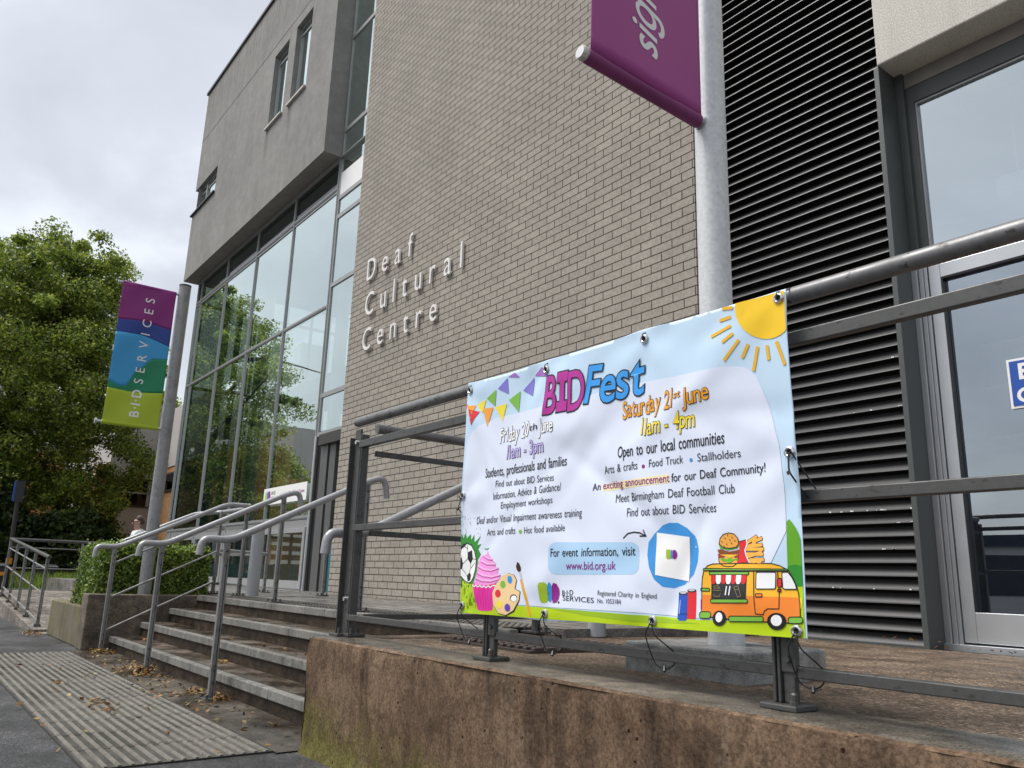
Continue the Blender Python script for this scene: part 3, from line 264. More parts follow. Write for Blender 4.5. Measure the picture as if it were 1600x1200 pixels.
STROKES=[(3,'ray',.0095,[(-1.3098,1.5042),(-1.2824,1.4992)]),(3,'ray',.0095,[(-1.3204,1.473),(-1.2903,1.4744)]),(3,'ray',.0095,[(-1.3501,1.4349),(-1.2905,1.4488)]),(3,'ray',.0095,[(-1.3122,1.4107),(-1.2834,1.4249)]),(3,'ray',.0095,[(-1.3097,1.3607),(-1.2655,1.4027)]),(3,'ray',.0095,[(-1.2561,1.3575),(-1.2386,1.385)]),(3,'ray',.0095,[(-1.226,1.3177),(-1.2113,1.3727)]),(3,'ray',.0095,[(-1.1803,1.3384),(-1.1828,1.3703)]),(3,'ray',.0095,[(-1.1348,1.3165),(-1.1529,1.3742)]),(3,'ink',.004,[(-1.697,.8987),(-1.6787,.9112),(-1.6531,.9142),(-1.6304,.9117),(-1.6131,.9041)]),(3,'ink',.004,[(-1.6305,.9027),(-1.6082,.9022),(-1.6178,.9186)]),(5,'ink',.0022,[(-2.5255,.8855),(-2.5059,.8775),(-2.5049,.8639)]),(5,'ink',.0022,[(-2.5059,.8775),(-2.5122,.8962)]),(5,'ink',.0022,[(-2.5446,.8767),(-2.5519,.8604),(-2.542,.8439)]),(5,'ink',.0022,[(-2.5045,.8407),(-2.5333,.8233)]),(5,'ink',.0022,[(-2.4845,.8227),(-2.4847,.8063),(-2.4927,.7937)]),(5,'ink',.0022,[(-2.4847,.8063),(-2.4574,.8255)]),(5,'ink',.0022,[(-2.5388,.8032),(-2.524,.7945),(-2.5089,.7793)]),(5,'ink',.0022,[(-2.4707,.8407),(-2.4529,.8388)]),(5,'deeppink',.002,[(-2.4405,.7392),(-2.4214,.6642)]),(5,'deeppink',.002,[(-2.4206,.7397),(-2.4057,.6649)]),(5,'deeppink',.002,[(-2.4009,.7402),(-2.3901,.6656)]),(5,'deeppink',.002,[(-2.3814,.7407),(-2.3747,.6663)]),(5,'deeppink',.002,[(-2.3621,.7412),(-2.3594,.667)]),(5,'deeppink',.002,[(-2.343,.7417),(-2.3442,.6677)]),(6,'white',.004,[(-2.4613,.7481),(-2.4481,.7428),(-2.4385,.7482),(-2.4247,.7418),(-2.4119,.7473),(-2.3983,.741),(-2.3857,.7465),(-2.3724,.7409),(-2.3599,.7471),(-2.3469,.7423),(-2.3346,.7492),(-2.3208,.7495)]),(6,'deeppink',.0022,[(-2.4054,.8481),(-2.3719,.8368),(-2.3461,.835)]),(6,'palepink',.004,[(-2.4031,.8533),(-2.3697,.842),(-2.3438,.8401)]),(6,'deeppink',.0022,[(-2.4174,.8293),(-2.3773,.8182),(-2.3273,.8185)]),(6,'palepink',.004,[(-2.4151,.8346),(-2.375,.8234),(-2.3251,.8236)]),(6,'deeppink',.0022,[(-2.4328,.8105),(-2.3956,.7995),(-2.3501,.7963),(-2.3096,.8058)]),(6,'palepink',.004,[(-2.4305,.8157),(-2.3933,.8048),(-2.3479,.8015),(-2.3074,.8109)]),(6,'deeppink',.0022,[(-2.4346,.7879),(-2.3942,.7773),(-2.3425,.7744),(-2.2977,.7824)]),(6,'palepink',.004,[(-2.4322,.7932),(-2.3919,.7825),(-2.3402,.7796),(-2.2955,.7875)]),(6,'deeppink',.0022,[(-2.4433,.769),(-2.3996,.7606),(-2.3479,.7598),(-2.3106,.7677)]),(6,'palepink',.004,[(-2.441,.7743),(-2.3974,.7658),(-2.3457,.7649),(-2.3084,.7728)]),(5,'darkgreen',.003,[(-2.4006,.8763),(-2.3873,.8743),(-2.3758,.8779)]),(6,'skyblue',.0035,[(-1.4893,.7301),(-1.4909,.6971)]),(6,'navy',.0016,[(-1.4968,.6954),(-1.4631,.6971)]),(6,'ink',.0024,[(-1.405,.8089),(-1.4109,.7898),(-1.4134,.768),(-1.4149,.7141),(-1.4141,.696),(-1.3832,.6931),(-1.3299,.6913),(-1.2173,.6907),(-1.1559,.6918),(-1.1247,.7055),(-1.1244,.7365),(-1.1267,.7533),(-1.1311,.7725),(-1.1412,.7942),(-1.1517,.8108),(-1.405,.8089)]),(5,'ink',.0024,[(-1.4014,.813),(-1.3923,.8212),(-1.3748,.8259),(-1.2913,.8277),(-1.1978,.8275),(-1.1743,.8223),(-1.1587,.8149)]),(7,'ink',.002,[(-1.1555,.8146),(-1.1546,.8144),(-1.154,.8139),(-1.1538,.8132),(-1.154,.8107),(-1.1543,.8099),(-1.1549,.8094),(-1.1558,.8092),(-1.404,.8083),(-1.405,.8086),(-1.4058,.8092),(-1.406,.81),(-1.4059,.8127),(-1.4056,.8135),(-1.4048,.8141),(-1.4038,.8143),(-1.1555,.8146)]),(8,'ink',.002,[(-1.2661,.8074),(-1.2645,.8071),(-1.2634,.8062),(-1.263,.8049),(-1.2631,.8028),(-1.2636,.8015),(-1.2648,.8006),(-1.2664,.8002),(-1.3834,.7988),(-1.3851,.7992),(-1.3864,.8001),(-1.3868,.8015),(-1.3867,.8037),(-1.3862,.805),(-1.3849,.806),(-1.3831,.8064),(-1.2661,.8074)]),(7,'ink',.002,[(-1.2706,.7998),(-1.2701,.7997),(-1.2697,.7994),(-1.2696,.7991),(-1.2724,.741),(-1.2726,.7406),(-1.2729,.7403),(-1.2734,.7402),(-1.3799,.7363),(-1.3804,.7364),(-1.3808,.7367),(-1.3809,.7371),(-1.3786,.7976),(-1.3785,.798),(-1.3781,.7983),(-1.3776,.7984),(-1.2706,.7998)]),(8,'white',.0035,[(-1.3305,.77),(-1.3346,.7503)]),(8,'white',.0035,[(-1.3193,.7703),(-1.3234,.7506)]),(8,'chalk',.0018,[(-1.3729,.769),(-1.3598,.772),(-1.3517,.7656),(-1.373,.765)]),(8,'chalk',.0018,[(-1.3746,.7596),(-1.3502,.7603)]),(8,'chalk',.0018,[(-1.3725,.7504),(-1.371,.7451),(-1.3541,.7457),(-1.3512,.7524)]),(8,'chalk',.0018,[(-1.3069,.7693),(-1.2939,.7722),(-1.2853,.7493),(-1.2951,.7451),(-1.3069,.7693)]),(8,'chalk',.0018,[(-1.3024,.7629),(-1.291,.7645)]),(9,'ink',.002,[(-1.2705,.7417),(-1.2683,.7413),(-1.2668,.74),(-1.2663,.7383),(-1.2664,.7362),(-1.267,.7344),(-1.2687,.7331),(-1.2709,.7325),(-1.3798,.7284),(-1.3822,.7288),(-1.3839,.7301),(-1.3845,.7319),(-1.3844,.734),(-1.3837,.7359),(-1.3819,.7374),(-1.3795,.7379),(-1.2705,.7417)]),(7,'ink',.002,[(-1.3902,.7648),(-1.3885,.7645),(-1.3872,.7636),(-1.3868,.7622),(-1.3869,.7601),(-1.3874,.7587),(-1.3887,.7577),(-1.3905,.7573),(-1.4135,.7567),(-1.4152,.757),(-1.4165,.7579),(-1.4169,.7593),(-1.4168,.7614),(-1.4163,.7628),(-1.415,.7638),(-1.4132,.7642),(-1.3902,.7648)]),(7,'ink',.0022,[(-1.2478,.8078),(-1.2478,.7467),(-1.2452,.7079),(-1.2224,.7073),(-1.219,.7153),(-1.2096,.7212),(-1.1786,.7226),(-1.1778,.7614),(-1.1798,.7886),(-1.181,.8085)]),(8,'ink',.0022,[(-1.1897,.8069),(-1.1876,.8065),(-1.1862,.8052),(-1.1857,.8035),(-1.1875,.7715),(-1.1882,.7698),(-1.1898,.7685),(-1.1919,.768),(-1.2378,.7667),(-1.24,.7672),(-1.2415,.7684),(-1.242,.7702),(-1.2403,.8028),(-1.2397,.8046),(-1.238,.8059),(-1.2358,.8064),(-1.1897,.8069)]),(8,'ink',.0022,[(-1.1695,.8037),(-1.1664,.8072),(-1.1533,.8073),(-1.1439,.7966),(-1.1349,.7797),(-1.1319,.7688),(-1.1629,.768),(-1.168,.7703),(-1.1695,.8037)]),(9,'ink',.002,[(-1.1742,.7932),(-1.1722,.7927),(-1.1708,.7915),(-1.1703,.7898),(-1.1711,.7762),(-1.1718,.7744),(-1.1733,.7731),(-1.1754,.7726),(-1.1784,.7725),(-1.1804,.7729),(-1.1818,.7742),(-1.1823,.7759),(-1.1815,.7896),(-1.1808,.7913),(-1.1793,.7926),(-1.1772,.7931),(-1.1742,.7932)]),(9,'ink',.002,[(-1.1737,.7677),(-1.1732,.7676),(-1.1729,.7674),(-1.1728,.767),(-1.1731,.7628),(-1.1732,.7624),(-1.1735,.7621),(-1.174,.762),(-1.1804,.7618),(-1.1809,.7619),(-1.1812,.7622),(-1.1813,.7626),(-1.181,.7668),(-1.1809,.7671),(-1.1806,.7674),(-1.1801,.7675),(-1.1737,.7677)]),(9,'ink',.002,[(-1.2256,.756),(-1.2248,.7559),(-1.2243,.7554),(-1.2241,.7548),(-1.2244,.7498),(-1.2246,.7491),(-1.2252,.7487),(-1.226,.7485),(-1.2413,.7479),(-1.242,.7481),(-1.2426,.7485),(-1.2427,.7492),(-1.2425,.7542),(-1.2423,.7549),(-1.2417,.7553),(-1.2409,.7555),(-1.2256,.756)]),(8,'ink',.002,[(-1.3916,.7062),(-1.3875,.7055),(-1.3846,.7033),(-1.3836,.7002),(-1.3837,.6965),(-1.385,.6933),(-1.3881,.6908),(-1.3922,.6897),(-1.413,.6886),(-1.4171,.6893),(-1.4201,.6914),(-1.4211,.6946),(-1.421,.6983),(-1.4198,.7016),(-1.4166,.7041),(-1.4124,.7052),(-1.3916,.7062)]),(8,'ink',.002,[(-1.228,.7031),(-1.2259,.7028),(-1.2245,.7016),(-1.224,.6998),(-1.2243,.6941),(-1.225,.6924),(-1.2266,.691),(-1.2287,.6905),(-1.3216,.6858),(-1.3239,.6862),(-1.3255,.6874),(-1.326,.6892),(-1.3258,.6951),(-1.3251,.6969),(-1.3234,.6983),(-1.3211,.6989),(-1.228,.7031)]),(8,'ink',.002,[(-1.1246,.7069),(-1.1213,.7063),(-1.119,.7044),(-1.1183,.7016),(-1.1185,.6987),(-1.1195,.6958),(-1.1221,.6936),(-1.1255,.6926),(-1.1491,.6913),(-1.1525,.6918),(-1.1549,.6938),(-1.1556,.6966),(-1.1555,.6995),(-1.1544,.7025),(-1.1517,.7047),(-1.1483,.7057),(-1.1246,.7069)]),(7,'ink',.0022,[(-1.3551,.8767),(-1.3518,.8903),(-1.3412,.9003),(-1.3242,.904),(-1.3077,.9008),(-1.2976,.8905),(-1.295,.8758),(-1.3026,.8679),(-1.3225,.865),(-1.3425,.8671),(-1.3551,.8767)]),(8,'ink',.002,[(-1.3277,.8992),(-1.3265,.8965)]),(8,'ink',.002,[(-1.3365,.8913),(-1.3352,.8886)]),(8,'ink',.002,[(-1.3146,.8935),(-1.3134,.8908)]),(8,'ink',.002,[(-1.3067,.8853),(-1.3055,.8826)]),(8,'ink',.002,[(-1.347,.8834),(-1.3457,.8806)]),(8,'ink',.002,[(-1.332,.8764),(-1.3308,.8736)]),(8,'ink',.002,[(-1.3169,.8788),(-1.3157,.8761)]),(8,'ink',.002,[(-1.3407,.8711),(-1.3394,.8684)]),(8,'ink',.002,[(-1.3216,.8869),(-1.3203,.8842)]),(5,'ink',.0022,[(-1.3571,.8429),(-1.3558,.8308),(-1.3444,.8215),(-1.3278,.8192),(-1.3112,.8208),(-1.2994,.8283),(-1.2971,.8427)]),(4,'ink',.0105,[(-1.2671,.8793),(-1.2421,.8919)]),(5,'fry',.0078,[(-1.2671,.8793),(-1.2421,.8919)]),(4,'ink',.0105,[(-1.2505,.8803),(-1.2267,.8876)]),(5,'fry',.0078,[(-1.2505,.8803),(-1.2267,.8876)]),(4,'ink',.0105,[(-1.2701,.8688),(-1.2259,.8721)]),(5,'fry',.0078,[(-1.2701,.8688),(-1.2259,.8721)]),(4,'ink',.0105,[(-1.272,.8623),(-1.2218,.8617)]),(5,'fry',.0078,[(-1.272,.8623),(-1.2218,.8617)]),(4,'ink',.0105,[(-1.271,.8505),(-1.2234,.8494)]),(5,'fry',.0078,[(-1.271,.8505),(-1.2234,.8494)]),(4,'ink',.0105,[(-1.2665,.8439),(-1.2269,.8541)]),(5,'fry',.0078,[(-1.2665,.8439),(-1.2269,.8541)]),(4,'ink',.0105,[(-1.259,.8361),(-1.221,.8366)]),(5,'fry',.0078,[(-1.259,.8361),(-1.221,.8366)]),(4,'ink',.0105,[(-1.2734,.8675),(-1.2445,.875)]),(5,'fry',.0078,[(-1.2734,.8675),(-1.2445,.875)]),(4,'ink',.0105,[(-1.2592,.8315),(-1.2281,.831)]),(5,'fry',.0078,[(-1.2592,.8315),(-1.2281,.831)]),(7,'white',.003,[(-1.2709,.8854),(-1.2685,.8754),(-1.2757,.8597),(-1.2707,.844),(-1.2618,.8309)]),(7,'ink',.0018,[(-1.2938,.8811),(-1.2709,.8859)]),(3,'darkgreen',.0016,[(-2.5429,.9973),(-2.5416,.9946)]),(3,'darkgreen',.0016,[(-2.5672,.9721),(-2.5602,.9645)]),(3,'darkgreen',.0016,[(-2.4621,.9837),(-2.4594,.9801)]),(3,'darkgreen',.0016,[(-2.5527,.9975),(-2.5528,.9892)]),(3,'darkgreen',.0016,[(-2.4492,.9334),(-2.4441,.9304)]),(3,'darkgreen',.0016,[(-2.528,.9511),(-2.523,.9433)]),(3,'darkgreen',.0016,[(-2.446,.9946),(-2.4425,.9882)]),(3,'darkgreen',.0016,[(-2.5012,.9891),(-2.4991,.9868)]),(3,'darkgreen',.0016,[(-2.4335,.9281),(-2.4307,.9244)]),(3,'darkgreen',.0016,[(-2.4389,.953),(-2.4327,.9454)]),(3,'darkgreen',.0016,[(-2.4993,.9686),(-2.4959,.9638)]),(3,'darkgreen',.0016,[(-2.5531,.98),(-2.5476,.9779)]),(3,'darkgreen',.0016,[(-2.5687,.9524),(-2.5683,.9469)]),(3,'darkgreen',.0016,[(-2.5053,.9749),(-2.4981,.9717)]),(3,'darkgreen',.0016,[(-2.5151,.9875),(-2.5114,.9838)]),(3,'darkgreen',.0016,[(-2.5202,.9405),(-2.5194,.9349)]),(3,'darkgreen',.0016,[(-2.4423,.9933),(-2.4442,.9902)]),(3,'darkgreen',.0016,[(-2.4597,.95),(-2.4599,.9461)]),(3,'darkgreen',.0016,[(-2.5495,.9664),(-2.5514,.9599)]),(3,'darkgreen',.0016,[(-2.4386,.9206),(-2.4338,.9124)]),(3,'darkgreen',.0016,[(-2.5755,.9823),(-2.568,.9748)]),(3,'darkgreen',.0016,[(-2.5106,.9233),(-2.5068,.9159)]),(3,'darkgreen',.0016,[(-2.5335,.9892),(-2.5317,.9866)]),(3,'darkgreen',.0016,[(-2.5149,.9218),(-2.5143,.9201)]),(3,'darkgreen',.0016,[(-2.5722,.9927),(-2.5668,.9883)]),(3,'darkgreen',.0016,[(-2.5346,.9975),(-2.5273,.9926)]),(3,'darkgreen',.0016,[(-2.5476,1.0014),(-2.5497,.9987)]),(3,'darkgreen',.0016,[(-2.4757,.9905),(-2.4777,.9855)]),(3,'darkgreen',.0016,[(-2.5348,.9191),(-2.536,.9139)]),(3,'darkgreen',.0016,[(-2.4597,.9676),(-2.4526,.9624)]),(3,'darkgreen',.0016,[(-2.5399,.9703),(-2.542,.9658)]),(3,'darkgreen',.0016,[(-2.5356,.9285),(-2.5298,.9233)]),(3,'darkgreen',.0016,[(-2.5737,.9853),(-2.5739,.9822)]),(3,'darkgreen',.0016,[(-2.5384,.9303),(-2.5397,.9284)]),(3,'darkgreen',.002,[(-2.4435,.7066),(-2.4402,.6971)]),(3,'darkgreen',.002,[(-2.446,.7003),(-2.4434,.6857)]),(3,'darkgreen',.002,[(-2.4944,.7387),(-2.4947,.7218)]),(3,'darkgreen',.002,[(-2.4448,.6813),(-2.4447,.6679)]),(3,'darkgreen',.002,[(-2.4573,.7007),(-2.4548,.6892)]),(3,'darkgreen',.002,[(-2.4732,.6971),(-2.4731,.6796)]),(3,'darkgreen',.002,[(-2.4428,.7413),(-2.439,.7234)]),(3,'darkgreen',.002,[(-2.475,.7427),(-2.4724,.7371)]),(3,'darkgreen',.002,[(-2.4385,.6996),(-2.4404,.6934)]),(3,'darkgreen',.002,[(-2.476,.7053),(-2.4733,.6878)]),(3,'darkgreen',.002,[(-2.5264,.7444),(-2.5237,.7405)]),(3,'darkgreen',.002,[(-2.4514,.7382),(-2.4487,.7228)]),(3,'darkgreen',.002,[(-2.4491,.7075),(-2.4466,.7009)]),(3,'darkgreen',.002,[(-2.4732,.7223),(-2.4699,.7071)]),(3,'darkgreen',.002,[(-2.4946,.7077),(-2.4969,.7033)]),(3,'darkgreen',.002,[(-2.4809,.7108),(-2.478,.6981)]),(3,'darkgreen',.002,[(-2.5335,.7182),(-2.5311,.7065)]),(3,'darkgreen',.002,[(-2.5456,.6835),(-2.5434,.6785)]),(3,'darkgreen',.002,[(-2.4873,.7183),(-2.4851,.7099)]),(3,'darkgreen',.002,[(-2.5219,.7096),(-2.5189,.7045)]),(3,'darkgreen',.002,[(-2.5348,.6995),(-2.5318,.6881)]),(3,'darkgreen',.002,[(-2.4971,.6839),(-2.4952,.6793)]),(3,'darkgreen',.002,[(-2.4505,.7325),(-2.4504,.7163)]),(3,'darkgreen',.002,[(-2.4987,.6881),(-2.4992,.6712)]),(3,'darkgreen',.002,[(-2.5304,.7337),(-2.5297,.7248)]),(3,'darkgreen',.002,[(-2.4847,.6812),(-2.4832,.6774)])]
TEXTS=[('BID',(-2.0865,1.3241),(-1.8822,1.3221),.1276,'magenta','ink',1.6,.12,5,1),('Fest',(-1.8762,1.3254),(-1.6179,1.3207),.1179,'festblue','ink',1.6,.15,6,1),('Friday 20',(-2.3369,1.2551),(-2.1648,1.2579),.0527,'white','ink',.6,.1,5,1),('June',(-2.1085,1.2588),(-2.0339,1.2616),.0473,'white','ink',.6,.1,5,1),('th',(-2.1601,1.2754),(-2.116,1.2766),.0229,'ink',None,.2,.1,6,0),('11am - 3pm',(-2.2948,1.1921),(-2.0822,1.1929),.0468,'lilac','ink',.6,.05,5,1),('Students, professionals and families',(-2.4173,1.1328),(-1.9661,1.1385),.0334,'ink',None,.7,0,4,0),('Find out about BID Services',(-2.3472,1.0936),(-2.026,1.093),.0232,'ink2',None,0,0,4,0),('Information, Advice & Guidance/',(-2.3602,1.0483),(-1.9897,1.0589),.0255,'ink2',None,0,0,4,0),('Employment workshops',(-2.308,1.0147),(-2.0305,1.0197),.0227,'ink2',None,0,0,4,0),('Deaf and/or Visual Impairment awareness training',(-2.4592,.966),(-1.8866,.9708),.0246,'ink2',None,0,0,4,0),('Arts and crafts',(-2.3878,.9225),(-2.2184,.925),.0228,'ink2',None,0,0,4,0),('Hot food available',(-2.1687,.9237),(-1.9647,.9276),.0215,'ink2',None,0,0,4,0),('Saturday 21',(-1.706,1.2553),(-1.4974,1.2596),.0519,'orange2','ink',.9,.1,5,1),('June',(-1.4599,1.2604),(-1.3701,1.2617),.0459,'orange2','ink',.9,.1,5,1),('st',(-1.4933,1.2832),(-1.4662,1.2844),.0205,'orange2','ink',.3,.1,6,0),('11am - 4pm',(-1.6271,1.1943),(-1.4231,1.1943),.048,'yellow2','ink',.9,.05,5,1),('Open to our local communities',(-1.7227,1.1373),(-1.3282,1.1371),.0333,'ink',None,.9,0,4,0),('Arts & crafts',(-1.7836,1.0939),(-1.6385,1.0958),.0237,'ink2',None,0,0,4,0),('Food Truck',(-1.593,1.0964),(-1.4667,1.0975),.0223,'ink2',None,0,0,4,0),('Stallholders',(-1.4174,1.0963),(-1.2791,1.0955),.0219,'ink2',None,0,0,4,0),('An',(-1.8376,1.0466),(-1.8032,1.0472),.0219,'ink',None,.6,0,4,0),('exciting announcement',(-1.7919,1.0484),(-1.5165,1.0491),.0225,'lpurple',None,.6,0,4,0),('for our Deaf Community!',(-1.5095,1.0485),(-1.2078,1.0513),.0233,'ink',None,.6,0,4,0),('Meet Birmingham Deaf Football Club',(-1.7338,1.0042),(-1.3031,1.0056),.0239,'ink2',None,0,0,4,0),('Find out about BID Services',(-1.6836,.9603),(-1.3643,.9594),.0242,'ink2',None,0,0,4,0),('For event information, visit',(-2.0289,.8467),(-1.6511,.8489),.0254,'ink',None,.6,0,4,0),('www.bid.org.uk',(-1.953,.807),(-1.7288,.8089),.0236,'lpurple',None,.6,0,4,0),('B·I·D',(-1.9726,.7274),(-1.9184,.7301),.0155,'ink',None,.5,0,4,0),('SERVICES',(-1.9692,.7129),(-1.8207,.711),.0146,'ink',None,.1,0,4,0),('Registered Charity in England',(-1.8042,.7338),(-1.57,.732),.0139,'ink2',None,0,0,4,0),('No. 1053184',(-1.8041,.7116),(-1.703,.7121),.0129,'ink2',None,0,0,4,0)]
# ------------------------------------------------------------------ ground, pavement, steps, terrace   (z = 0 is the pavement)
H0 = .769
LAND, WTOP, NR = .521, .493, .1303
mb = MB(); mb.quad((-500, -500, 0), (500, -500, 0), (500, 500, 0), (-500, 500, 0)); struct(mb.build('ground', M['asphalt']))
mb = MB(); mb.quad((-8.74, 1.5, .006), (-3.62, 1.5, .006), (-3.62, 1.86, .006), (-8.74, 1.86, .006)); struct(mb.build('pavement', M['apron']))
mb = MB(); mb.box(-8.6, -3.66, .75, 1.5, -.02, .006)
random.seed(5); rib = MB()
for i in range(15):
    y = .775+i*.05
    for k in range(13):
        x0 = -8.6+k*.38+.004; x1 = min(-3.66, x0+.372); dz = random.uniform(-.0004, .0004)
        q = [(-.0100, .005), (-.0065, .0120), (.0065, .0120), (.0100, .005)]
        rib.prism([(y+a, b+dz) for a, b in q], x0, x1)
tp = struct(mb.build('tactile_paving', M['tactile'])); rib.build('tactile_ribs', M['rib'], tp, bevel=0)
mb = MB()
for k in range(14): mb.box(-8.6+k*.38-.004, -8.6+k*.38+.003, .75, 1.5, .0, .0072)
for y in (.75, 1.127, 1.5): mb.box(-8.6, -3.66, y-.004, y+.003, .0, .0074)
mb.build('paving_joint', M['joint'], tp)
# steps
st = thing('entrance_steps', 'broad flight of wet brown concrete steps with pale nosings below the entrance', 'steps', (-6.2, 1.84, 0))
NY = [1.836, 2.095, 2.353, 2.612]
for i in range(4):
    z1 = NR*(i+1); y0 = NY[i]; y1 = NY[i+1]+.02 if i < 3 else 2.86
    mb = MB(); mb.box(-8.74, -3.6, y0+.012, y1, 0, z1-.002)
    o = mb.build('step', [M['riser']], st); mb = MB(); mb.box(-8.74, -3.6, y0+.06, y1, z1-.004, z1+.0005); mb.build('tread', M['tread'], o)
    mb = MB(); xs = [-8.74+1.03*k for k in range(5)]+[-3.6]
    if i == 3: xs = [-8.74+1.03*k for k in range(6)]+[-3.42]
    for a, b in zip(xs, xs[1:]): mb.box(a+.0015, b-.0015, y0-.004, y0+.055, z1-.052, z1+.002)
    mb.build('nosing', M['nosing'], o, bevel=.005)
    mb = MB(); mb.box(-8.74, -3.6, y0+.055, y0+.067, z1-.01, z1+.0012); mb.build('nosing_joint', M['joint'], o)
# landing and terrace
mb = MB(); mb.box(-20.2, -8.74, 2.85, 11, -.1, LAND-.001); mb.box(-8.74, -3.62, 2.667, 11, -.1, LAND); mb.box(-3.62, -3.42, 2.98, 4.69, .3, LAND)
struct(mb.build('landing', M['landing']))
mb = MB()
for k in range(9):                                           # rows of blisters at the head of the steps and paver joints
    for j in range(88):
        x = -8.5+j*.056; y = 2.72+k*.05
        if k < 7: mb.tube([(x, y, LAND), (x, y, LAND+.005)], .012, 6)
struct(mb.build('blister_paving', M['landing']))
mb = MB()
for k in range(9): mb.box(-20, -3.5, 3.1+k*.2-.003, 3.1+k*.2+.003, LAND-.01, LAND+.0012)
struct(mb.build('paving_joints', M['joint']))
mb = MB(); nx, ny = 30, 14
def tz(x, y): return WTOP-.004-.031*max(0, min(1, (y-1.85)/2.95))
V = [(-3.58+i*9.6/nx, 1.84+j*3.0/ny) for j in range(ny+1) for i in range(nx+1)]
mb.add([(x, y, tz(x, y)) for x, y in V], [(j*(nx+1)+i, j*(nx+1)+i+1, (j+1)*(nx+1)+i+1, (j+1)*(nx+1)+i) for j in range(ny) for i in range(nx)])
mb.box(-3.6, -3.44, 1.84, 2.98, 0, WTOP-.003); struct(mb.build('terrace', M['agg']))
mb = MB(); mb.box(-3.27, -2.62, 2.1, 2.75, .4, tz(0, 2.1)+.010)
o = mb.build('corduroy_mat', plain('mat_brown', (.05, .036, .03, 1), .55, 0, .2)); struct(o); mb = MB()
for k in range(12):
    for j in range(9):
        x = -3.245+k*.054; y = 2.13+j*.07; mb.box(x, x+.028, y, y+.05, .485, tz(0, y)+.022)
mb.build('mat_bar', plain('mat_bar', (.06, .045, .04, 1), .5, 0, .2), o, bevel=.004)
# retaining wall with its wet coping
rw = thing('retaining_wall', 'stained brown concrete retaining wall with green moss below the railing and banner', 'wall', (-1, 1.7, 0))
nX, nZ = 140, 16; mb = MB(); rnd = random.Random(2)
def wy(x, z): return 1.6+.004*math.sin(x*3.1+z*5)+.003*math.sin(x*11+z*17)+rnd.uniform(-.0012, .0012)+(.006 if z > WTOP-.02 else 0)+(.012*max(0, .05-z)/.05*-1)
V = []
for j in range(nZ+1):
    for i in range(nX+1):
        x = -3.6+i*6.6/nX; z = -.02+j*(WTOP-.008+.02)/nZ; V.append((x-(.0 if i else -.004*math.sin(z*30)), wy(x, z), z))
mb.add(V, [(j*(nX+1)+i, j*(nX+1)+i+1, (j+1)*(nX+1)+i+1, (j+1)*(nX+1)+i) for j in range(nZ) for i in range(nX)])
mb.quad((-3.6, 1.6, -.02), (-3.6, 1.6, WTOP-.008), (-3.6, 1.86, WTOP-.008), (-3.6, 1.86, -.02)); o = mb.build('wall_body', M['wall'], rw, smooth=True)
mb = MB(); V = []; edge = [.004*math.sin(i*.9)*math.sin(i*.37+1)+rnd.uniform(-.004, .004) for i in range(nX+1)]
for i in range(nX+1):
    x = -3.6+i*6.6/nX; V += [(x, 1.603+abs(edge[i])*.6, WTOP-.009), (x, 1.616+edge[i], WTOP-.001+rnd.uniform(-.002, .001)), (x, 1.72, WTOP+rnd.uniform(-.0008, .0008)), (x, 1.86, WTOP-.001)]
mb.add(V, [(i*4+k, i*4+k+4, i*4+k+5, i*4+k+1) for k in range(3) for i in range(nX)]); mb.m[:nX] = [1]*nX; mb.quad((-3.6, 1.603, WTOP-.03), (-3.6, 1.613, WTOP), (-3.6, 1.86, WTOP-.001), (-3.6, 1.86, WTOP-.03)); mb.build('coping', [M['coping'], M['wall']], rw, smooth=True)
# cheek wall, planter wall, ramp and its kerb
M['cheek'] = m_wet('brown_cheek', (.07, .054, .038, 1), (.17, .138, .105, 1), .4, .85, 2.2, 110, .4, (1.5, 1.5, .6))
def m_lichen():
    m = NM('lichen_concrete'); s = m.xyz(); a = m.noise(2, 6); st = m.noise(2.6, 6, .6, (5, 5, .3)); f = m.noise(100, 3); c = m.ramp(a, [(.38, (.075, .062, .046, 1)), (.62, (.135, .115, .09, 1))])
    c = m.mix(m.ramp(st, [(.46, 0.), (.62, .8)]), c, (.175, .15, .02, 1)); c = m.mix(1.0, c, m.ramp(f, [(.3, .75), (.7, 1.2)]), 'MULTIPLY'); m.col(c); m.rough(.9); m.bump(f, .4, .005); return m.m
M['lichen'] = m_lichen()
cw = thing('cheek_wall', 'damp brown concrete cheek wall beside the left end of the steps', 'wall', (-8.9, 2.2, 0)); mb = MB(); mb.box(-9.02, -8.742, 1.6, 2.9, 0, LAND-.002); mb.build('wall_body', M['cheek'], cw, bevel=.012)
cw = thing('planter_wall', 'low concrete planter wall streaked yellow with lichen under the clipped hedge', 'wall', (-9.9, 1.7, 0)); mb = MB(); mb.box(-10.94, -9.02, 1.625, 1.8, 0, .39); mb.box(-10.94, -10.78, 1.8, 2.9, 0, .39); mb.build('wall_body', M['lichen'], cw, bevel=.012)
mb = MB(); mb.box(-10.8, -9.0, 1.79, 2.9, 0, .36); struct(mb.build('soil', M['soil']))
def rz(x): return max(0.0, min(.318, (-11.25-x)*.0735))+.004
mb = MB(); xs = [-10.94, -11.25, -12, -13, -14, -15, -15.6, -17.6]
for a, b in zip(xs, xs[1:]): mb.quad((b, 1.6, rz(b)), (a, 1.6, rz(a)), (a, 3.4, rz(a)), (b, 3.4, rz(b)))
mb.quad((-17.6, 1.6, -.1), (-17.6, 3.4, -.1), (-17.6, 3.4, rz(-17.6)), (-17.6, 1.6, rz(-17.6))); struct(mb.build('ramp', M['ramp']))
kb = thing('ramp_kerb', 'low sloping concrete kerb wall under the ramp railing at the far left', 'wall', (-13, 1.6, 0)); mb = MB()
